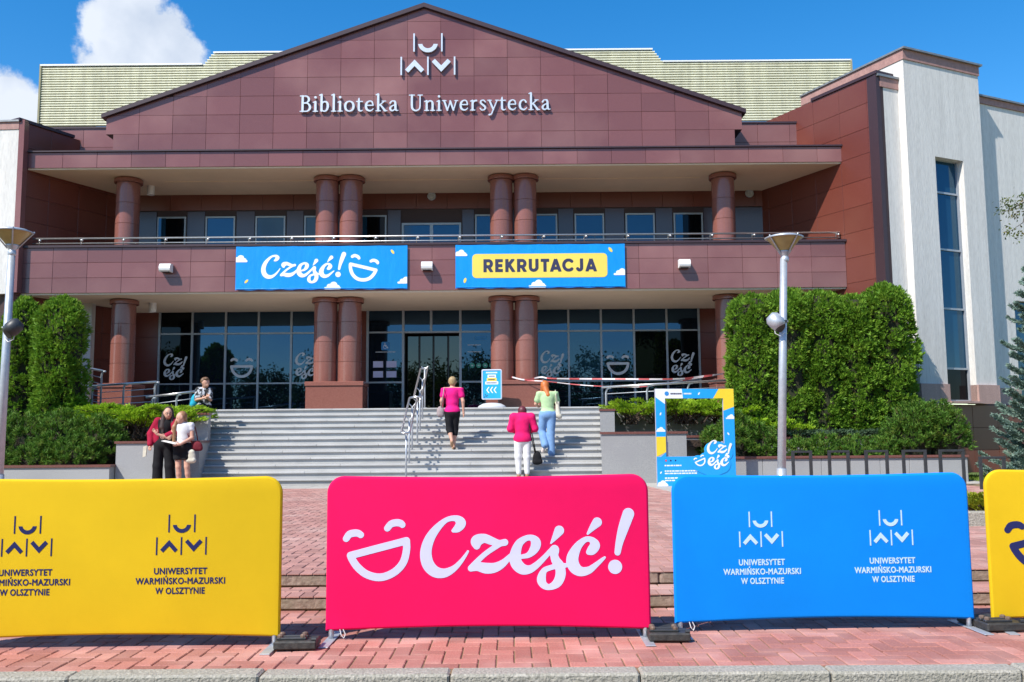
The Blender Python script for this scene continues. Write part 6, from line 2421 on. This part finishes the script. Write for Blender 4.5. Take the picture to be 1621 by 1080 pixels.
# ---- two women reading a sheet in front of the grey block
def wear_red(g):
    J, t = g['J'], g['t']
    # black top and wide black trousers
    blob_obj('top', grow(g['torso'], .014), M['c_black'], t, .011, .03, [((0, 0, .90), (0, 0, -1)), ((0, 0, 1.44), (0, 0, 1))])
    tr = [g['ell'](g['mid'] + V3(0, 0, .03), .185, .135, .15)]
    for s in 'lr':
        tr += [('c', J['h' + s], J['k' + s], .108, .100), ('c', J['k' + s], J['a' + s] - V3(0, 0, .04), .100, .108)]
    blob_obj('trousers', tr, M['c_black'], t, .012, .03, [((0, 0, .015), (0, 0, -1)), ((0, 0, 1.06), (0, 0, 1))])
    # open red jacket: back, sides and full sleeves
    jk = []
    for s in 'lr':
        jk += [('c', J['s' + s], J['e' + s], .078, .082), ('c', J['e' + s], J['w' + s], .084, .060)]
    jk += [('c', J['sl'] + V3(.02, .03, -.02), g['mid'] + V3(-.13, .02, .10), .085, .10), ('c', J['sl'] + V3(.06, .06, 0), g['mid'] + V3(.02, .09, .12), .07, .08)]
    blob_obj('jacket', jk, M['c_red'], t, .011, .03, [((0, 0, .86), (0, 0, -1))])
    hd, fd = g['hd'], g['fd']
    hair = [('e', hd + V3(-.005, .035, .025), (.100, .098, .112)), ('c', hd + V3(-.085, .01, .0), hd + V3(-.11, -.02, -.30), .045, .06), ('c', hd + V3(-.10, .0, -.15), hd + V3(-.08, -.05, -.42), .05, .03),
            ('c', hd + V3(.075, .03, .0), hd + V3(.10, .0, -.22), .032, .035), ('c', hd + V3(0, .09, -.02), hd + V3(-.03, .11, -.32), .07, .08)]
    blob_obj('hair', hair, M['h_dark'], t, .011, .02, None)
    blob_obj('shoes', [('c', J['a' + s] - V3(0, 0, .03), J['t' + s], .045, .036) for s in 'lr'], M['c_black'], t, .011, .01)
    b = MB()
    for s in (-1, 1):
        c = hd + fd * .097 + g['sd'] * .036 * s + V3(0, 0, .012)
        b.tube([tuple(c + g['sd'] * .027 * math.cos(a) + V3(0, 0, .020 * math.sin(a))) for a in np.linspace(0, 2 * math.pi, 13)], .003, 5)
    b.build('glasses', M['eye'], t, local=True)


person((-7.28, 19.25, .2), dict(hl=(-.10, 0, .90), hr=(.09, 0, .90), kl=(-.12, -.01, .48), kr=(.13, -.01, .48), al=(-.13, .02, .07), ar=(.16, .02, .07), tl=(-.15, -.15, .03), tr=(.19, -.15, .03),
       sl=(-.15, .0, 1.41), sr=(.19, .0, 1.40), el=(-.29, .03, 1.14), er=(.27, -.10, 1.17), wl=(-.27, -.06, .93), wr=(.13, -.22, 1.10), head=(.085, -.06, 1.575), face=(.42, -.85, -.25), thl=(1, 0, 0), thr=(0, 0, 1)),
       'person in a red jacket and wide black trousers with long dark hair and glasses', wear_red)


def wear_white(g):
    J, t = g['J'], g['t']
    blob_obj('top', grow(g['torso'], .012) + [part_limb(J['s' + s], J['e' + s], .34, .058, .056) for s in 'lr'], M['c_white'], t, .011, .025, [((0, 0, .86), (0, 0, -1)), ((0, 0, 1.37), (0, 0, 1))])
    sk = [g['ell'](g['mid'] + V3(0, 0, .02), .185, .135, .14)] + [('c', J['h' + s], J['h' + s] * .45 + J['k' + s] * .55, .108, .105) for s in 'lr']
    blob_obj('shorts', sk, M['c_black'], t, .011, .05, [((0, 0, .60), (0, 0, -1)), ((0, 0, .95), (0, 0, 1))])
    hd = g['hd']
    hair = [('e', hd + V3(.025, .03, .025), (.098, .100, .112)), ('c', hd + V3(-.045, .02, .02), hd + V3(-.12, -.02, -.22), .040, .045), ('c', hd + V3(-.12, -.02, -.20), hd + V3(-.11, -.05, -.50), .05, .035),
            ('c', hd + V3(.03, .09, .0), hd + V3(.05, .10, -.22), .07, .06)]
    blob_obj('hair', hair, M['h_fair'], t, .011, .02)
    blob_obj('shoes', [('c', J['a' + s] - V3(0, 0, .03), J['t' + s], .042, .034) for s in 'lr'], M['c_white'], t, .011, .01)


person((-6.86, 19.15, .2), dict(hl=(-.085, 0, .86), hr=(.085, 0, .86), kl=(-.07, -.02, .46), kr=(.11, -.02, .46), al=(-.05, .02, .07), ar=(.14, .02, .07), tl=(-.07, -.14, .03), tr=(.17, -.14, .03),
       sl=(-.13, .0, 1.31), sr=(.155, .02, 1.32), el=(-.24, -.12, 1.06), er=(.20, -.02, 1.05), wl=(-.46, -.20, 1.13), wr=(.02, -.21, .92), head=(-.045, -.04, 1.475), face=(-.72, -.62, -.34), hdl=(-.6, -.1, .75), thl=(1, 0, .3), hdr=(-1, -.3, -.05), thr=(0, 0, 1)),
       'person in a white top and black shorts with long fair hair holding a sheet', wear_white)
o = MB().add([(0, 0, 0), (.30, -.02, -.07), (.31, .16, -.05), (.01, .18, .02), (0, 0, .004), (.30, -.02, -.066), (.31, .16, -.046), (.01, .18, .024)], [(0, 3, 2, 1), (4, 5, 6, 7), (0, 1, 5, 4), (1, 2, 6, 5), (2, 3, 7, 6), (3, 0, 4, 7)])
o.v = [(x - 7.20, y + 18.86, z + 1.19) for x, y, z in o.v]
tag(o.build('paper_sheet', M['paper']), 'pale sheet of paper held between the two women', 'paper')
o = MB().add([(0, 0, 0), (.06, .0, .02), (.0, .0, .24), (-.07, 0, .22), (.0, .03, 0), (.06, .03, .02), (.0, .03, .24), (-.07, .03, .22)], [(0, 1, 2, 3), (7, 6, 5, 4), (0, 4, 5, 1), (1, 5, 6, 2), (2, 6, 7, 3), (3, 7, 4, 0)])
o.v = [(-7.60 - (.24 - z) * .35 + x, 19.14 + y, .86 + z) for x, y, z in o.v]
tag(o.build('paper_roll', M['cream']), 'cream folded papers hanging from the hand of the person in red', 'paper')


def bag(name, loc, lumps, m, label, strap, sm=None, r=.011, cat='bag'):
    t = empty(name, loc, label, cat)
    blob_obj('bag_body', lumps, m, t, .010, .02)
    MB().tube(strap, r, 6).build('strap', sm or m, t, local=True, smooth=True)
    return t


bag('shoulder_bag', (-6.58, 19.17, .98), [('e', (0, 0, .10), (.125, .06, .10)), ('c', (-.07, 0, .06), (.08, 0, .05), .05, .05)], M['bagred'], 'dark red shoulder bag of the person in the white top',
    [(-.08, -.02, .16), (-.16, -.08, .34), (-.14, -.06, .50), (-.10, .02, .555), (-.06, .08, .48), (.02, .04, .18)])
bag('tote_bag', (-6.66, 19.10, .72), [('c', (-.05, 0, .07), (.05, 0, .07), .055, .055), ('c', (-.06, 0, .24), (.02, 0, .24), .045, .045), ('e', (-.01, 0, .15), (.10, .05, .14))], M['cream'], 'cream tote bag below the dark red shoulder bag',
    [(-.08, 0, .28), (-.10, -.03, .40), (-.06, 0, .46), (-.02, 0, .30)])


# ---- boy on the steps looking at his hands
def wear_boy(g):
    J, t = g['J'], g['t']
    blob_obj('shirt', grow(g['torso'], .008) + [part_limb(J['s' + s], J['e' + s], .85, .066, .062) for s in 'lr'], M['c_print'], t, .011, .03, [((0, 0, .70), (0, 0, -1)), ((0, 0, 1.24), (0, 0, 1))])
    blob_obj('trousers', [g['ell'](g['mid'] + V3(0, 0, .03), .165, .125, .13)] + [('c', J['h' + s], J['k' + s], .09, .075) for s in 'lr'] + [('c', J['k' + s], J['a' + s], .075, .06) for s in 'lr'], M['c_black'], t, .011, .03, [((0, 0, .85), (0, 0, 1))])
    hd = g['hd']
    blob_obj('hair', [('e', hd + V3(-.015, .025, .04), (.096, .10, .095)), ('e', hd + V3(-.06, -.0, .03), (.06, .08, .08)), ('e', hd + V3(.03, -.05, .085), (.06, .05, .04))], M['h_brown'], t, .011, .02)
    blob_obj('shoes', [('c', J['a' + s] - V3(0, 0, .03), J['t' + s], .045, .036) for s in 'lr'], M['c_black'], t, .011, .01)


person((-7.40, 22.02, 1.229), dict(hl=(-.08, 0, .76), hr=(.08, 0, .76), kl=(-.08, -.02, .42), kr=(.09, -.02, .42), al=(-.08, .02, .07), ar=(.10, .02, .07), tl=(-.08, -.13, .03), tr=(.12, -.12, .03),
       sl=(-.16, .02, 1.17), sr=(.13, -.02, 1.16), el=(-.17, -.06, .93), er=(.17, -.08, .93), wl=(.02, -.24, .95), wr=(.13, -.25, .98), head=(.04, -.06, 1.345), face=(.70, -.60, -.45), hdl=(1, -.3, .2), hdr=(.6, -.6, .3), thl=(0, 0, 1), thr=(0, 0, 1)),
       'person with short brown hair and grey printed shirt at the left end of the steps', wear_boy, fem=False)
bag('backpack', (-7.64, 22.10, 1.95), [('e', (0, 0, .17), (.11, .12, .19)), ('e', (-.03, -.03, .10), (.09, .11, .10))], M['bagblue'], 'turquoise backpack on the person at the left end of the steps', [(.06, -.08, .32), (.12, -.14, .36), (.14, -.15, .22), (.08, -.12, .05)], M['c_black'])


# ---- woman in a pink T-shirt walking up
def wear_pinkt(g):
    J, t = g['J'], g['t']
    blob_obj('t_shirt', grow(g['torso'], .022) + [part_limb(J['s' + s], J['e' + s], .52, .070, .072) for s in 'lr'], M['c_pink'], t, .011, .035, [((0, 0, .86), (0, 0, -1)), ((0, 0, 1.43), (0, 0, 1))])
    blob_obj('leggings', [g['ell'](g['mid'] + V3(0, 0, .0), .175, .13, .14)] + [('c', J['h' + s], J['k' + s], .102, .074) for s in 'lr'] + [('c', J['k' + s], J['k' + s] * .72 + J['a' + s] * .28, .076, .072) for s in 'lr'], M['c_black'], t, .011, .025)
    hd = g['hd']
    blob_obj('hair', [('e', hd + V3(0, -.015, .02), (.094, .10, .105)), ('e', hd + V3(0, -.05, -.03), (.075, .06, .07))], M['h_blond'], t, .011, .02)
    blob_obj('shoes', [('c', J['a' + s] - V3(0, 0, .03), J['t' + s], .042, .034) for s in 'lr'], M['shoe_tan'], t, .011, .01)


person((-1.40, 21.33, .935), dict(hl=(-.085, 0, .86), hr=(.085, 0, .86), kl=(-.07, -.01, .48), kr=(.06, .08, .47), al=(.0, -.17, .21), ar=(.03, .0, .07), tl=(.0, -.10, .09), tr=(.04, .15, .03),
       sl=(-.185, .02, 1.39), sr=(.185, .02, 1.39), el=(-.25, .0, 1.13), er=(.25, -.02, 1.12), wl=(-.24, .10, .92), wr=(.26, .0, .88), head=(.0, .06, 1.575), face=(.0, 1, -.1), thl=(.3, 1, 0), thr=(-.3, 1, 0)),
       'person in a pink T-shirt and black cropped leggings climbing beside the handrail', wear_pinkt)
bag('shoulder_bag', (-1.67, 21.28, 1.68), [('e', (0, 0, .13), (.09, .06, .13)), ('c', (-.02, 0, .07), (.03, 0, .06), .06, .05)], M['baggrey'], 'grey rose shoulder bag on the person in the pink T-shirt',
    [(.02, -.03, .22), (.06, -.10, .45), (.08, -.075, .60), (.085, .0, .675), (.09, .10, .62), (.06, .10, .3)])


# ---- woman in a raspberry jacket at the foot of the stairs
def wear_rose(g):
    J, t = g['J'], g['t']
    blob_obj('jacket', grow(g['torso'], .036) + [('c', J['s' + s], J['e' + s], .088, .076) for s in 'lr'] + [part_limb(J['e' + s], J['w' + s], .8, .076, .062) for s in 'lr'], M['c_rose'], t, .011, .04, [((0, 0, .76), (0, 0, -1)), ((0, 0, 1.40), (0, 0, 1))])
    blob_obj('trousers', [g['ell'](g['mid'] + V3(0, 0, .0), .175, .13, .14)] + [('c', J['h' + s], J['k' + s], .104, .078) for s in 'lr'] + [('c', J['k' + s], J['a' + s] + V3(0, 0, .03), .078, .056) for s in 'lr'], M['c_white'], t, .011, .025)
    hd = g['hd']
    blob_obj('hair', [('e', hd + V3(0, -.012, .022), (.098, .10, .108)), ('e', hd + V3(0, -.035, -.04), (.090, .07, .065))], M['h_wine'], t, .011, .02)
    blob_obj('shoes', [('c', J['a' + s] - V3(0, 0, .03), J['t' + s], .044, .036) for s in 'lr'], M['shoe_tan'], t, .011, .01)


person((.215, 20.13, .347), dict(hl=(-.09, 0, .80), hr=(.09, 0, .80), kl=(-.10, .0, .44), kr=(.09, .0, .44), al=(-.09, .0, .07), ar=(.09, .0, .07), tl=(-.10, .16, .03), tr=(.10, .16, .03),
       sl=(-.19, .03, 1.30), sr=(.19, .03, 1.30), el=(-.26, .06, 1.05), er=(.27, .04, 1.05), wl=(-.14, .25, 1.0), wr=(.14, .25, 1.0), head=(.0, .14, 1.42), face=(.0, 1, -.55), hdl=(.6, .8, .1), hdr=(-.6, .8, .1), thl=(0, 0, 1), thr=(0, 0, 1)),
       'person in a raspberry jacket and white trousers with short wine red hair, head bowed', wear_rose)
bag('handbag', (.53, 20.16, .62), [('e', (0, 0, .14), (.095, .06, .15)), ('c', (-.05, 0, .06), (.06, 0, .06), .06, .06)], M['c_black'], 'black handbag hanging beside the raspberry jacket', [(-.05, -.04, .26), (-.13, -.09, .60), (-.165, -.085, .85), (-.17, .0, 1.07), (-.15, .10, .9), (-.03, .06, .27)])


# ---- red-haired woman in jeans stepping up
def wear_mint(g):
    J, t = g['J'], g['t']
    blob_obj('blouse', grow(g['torso'], .020) + [part_limb(J['s' + s], J['e' + s], .62, .072, .078) for s in 'lr'], M['c_mint'], t, .011, .035, [((0, 0, .95), (0, 0, -1)), ((0, 0, 1.46), (0, 0, 1))])
    blob_obj('jeans', [g['ell'](g['mid'] + V3(0, 0, .02), .185, .14, .15)] + [('c', J['h' + s], J['k' + s], .112, .090) for s in 'lr'] + [('c', J['k' + s], J['a' + s] - V3(0, 0, .01), .090, .082) for s in 'lr'], M['c_jeans'], t, .011, .025, [((0, 0, 1.05), (0, 0, 1))])
    hd = g['hd']
    blob_obj('hair', [('e', hd + V3(0, -.015, .02), (.100, .102, .11)), ('c', hd + V3(0, -.05, -.02), hd + V3(.06, -.13, -.22), .075, .07), ('c', hd + V3(.06, -.13, -.22), hd + V3(.10, -.13, -.34), .06, .03), ('c', hd + V3(-.06, .0, -.02), hd + V3(-.08, .02, -.16), .04, .025)], M['h_red'], t, .011, .02)
    blob_obj('shoes', [('c', J['a' + s] - V3(0, 0, .03), J['t' + s], .046, .038) for s in 'lr'], M['shoe_white'], t, .011, .01)


person((.80, 21.03, .788), dict(hl=(-.085, 0, .92), hr=(.09, 0, .92), kl=(-.13, .10, .56), kr=(.07, .02, .50), al=(-.07, -.06, .25), ar=(.08, .0, .07), tl=(-.12, .0, .10), tr=(.10, .16, .03),
       sl=(-.17, .04, 1.42), sr=(.18, .02, 1.41), el=(-.26, .10, 1.18), er=(.24, .08, 1.16), wl=(-.20, .28, 1.12), wr=(.19, .28, 1.08), head=(-.05, .10, 1.59), face=(-.1, 1, -.2), hdl=(.4, 1, .2), hdr=(-.4, 1, .2), thl=(0, 0, 1), thr=(0, 0, 1)),
       'person with long red hair in a mint blouse and light blue jeans stepping up', wear_mint)
bag('tote_bag', (1.04, 21.02, 1.62), [('c', (-.01, 0, .08), (.03, 0, .06), .06, .065), ('c', (-.03, 0, .36), (.0, 0, .36), .035, .04), ('c', (.01, 0, .08), (-.015, 0, .36), .065, .04)], M['cream'], 'cream tote bag on the shoulder of the person in the mint blouse', [(-.03, -.05, .36), (-.05, -.06, .55), (-.055, .0, .655), (-.04, .06, .5), (.0, .04, .36)])
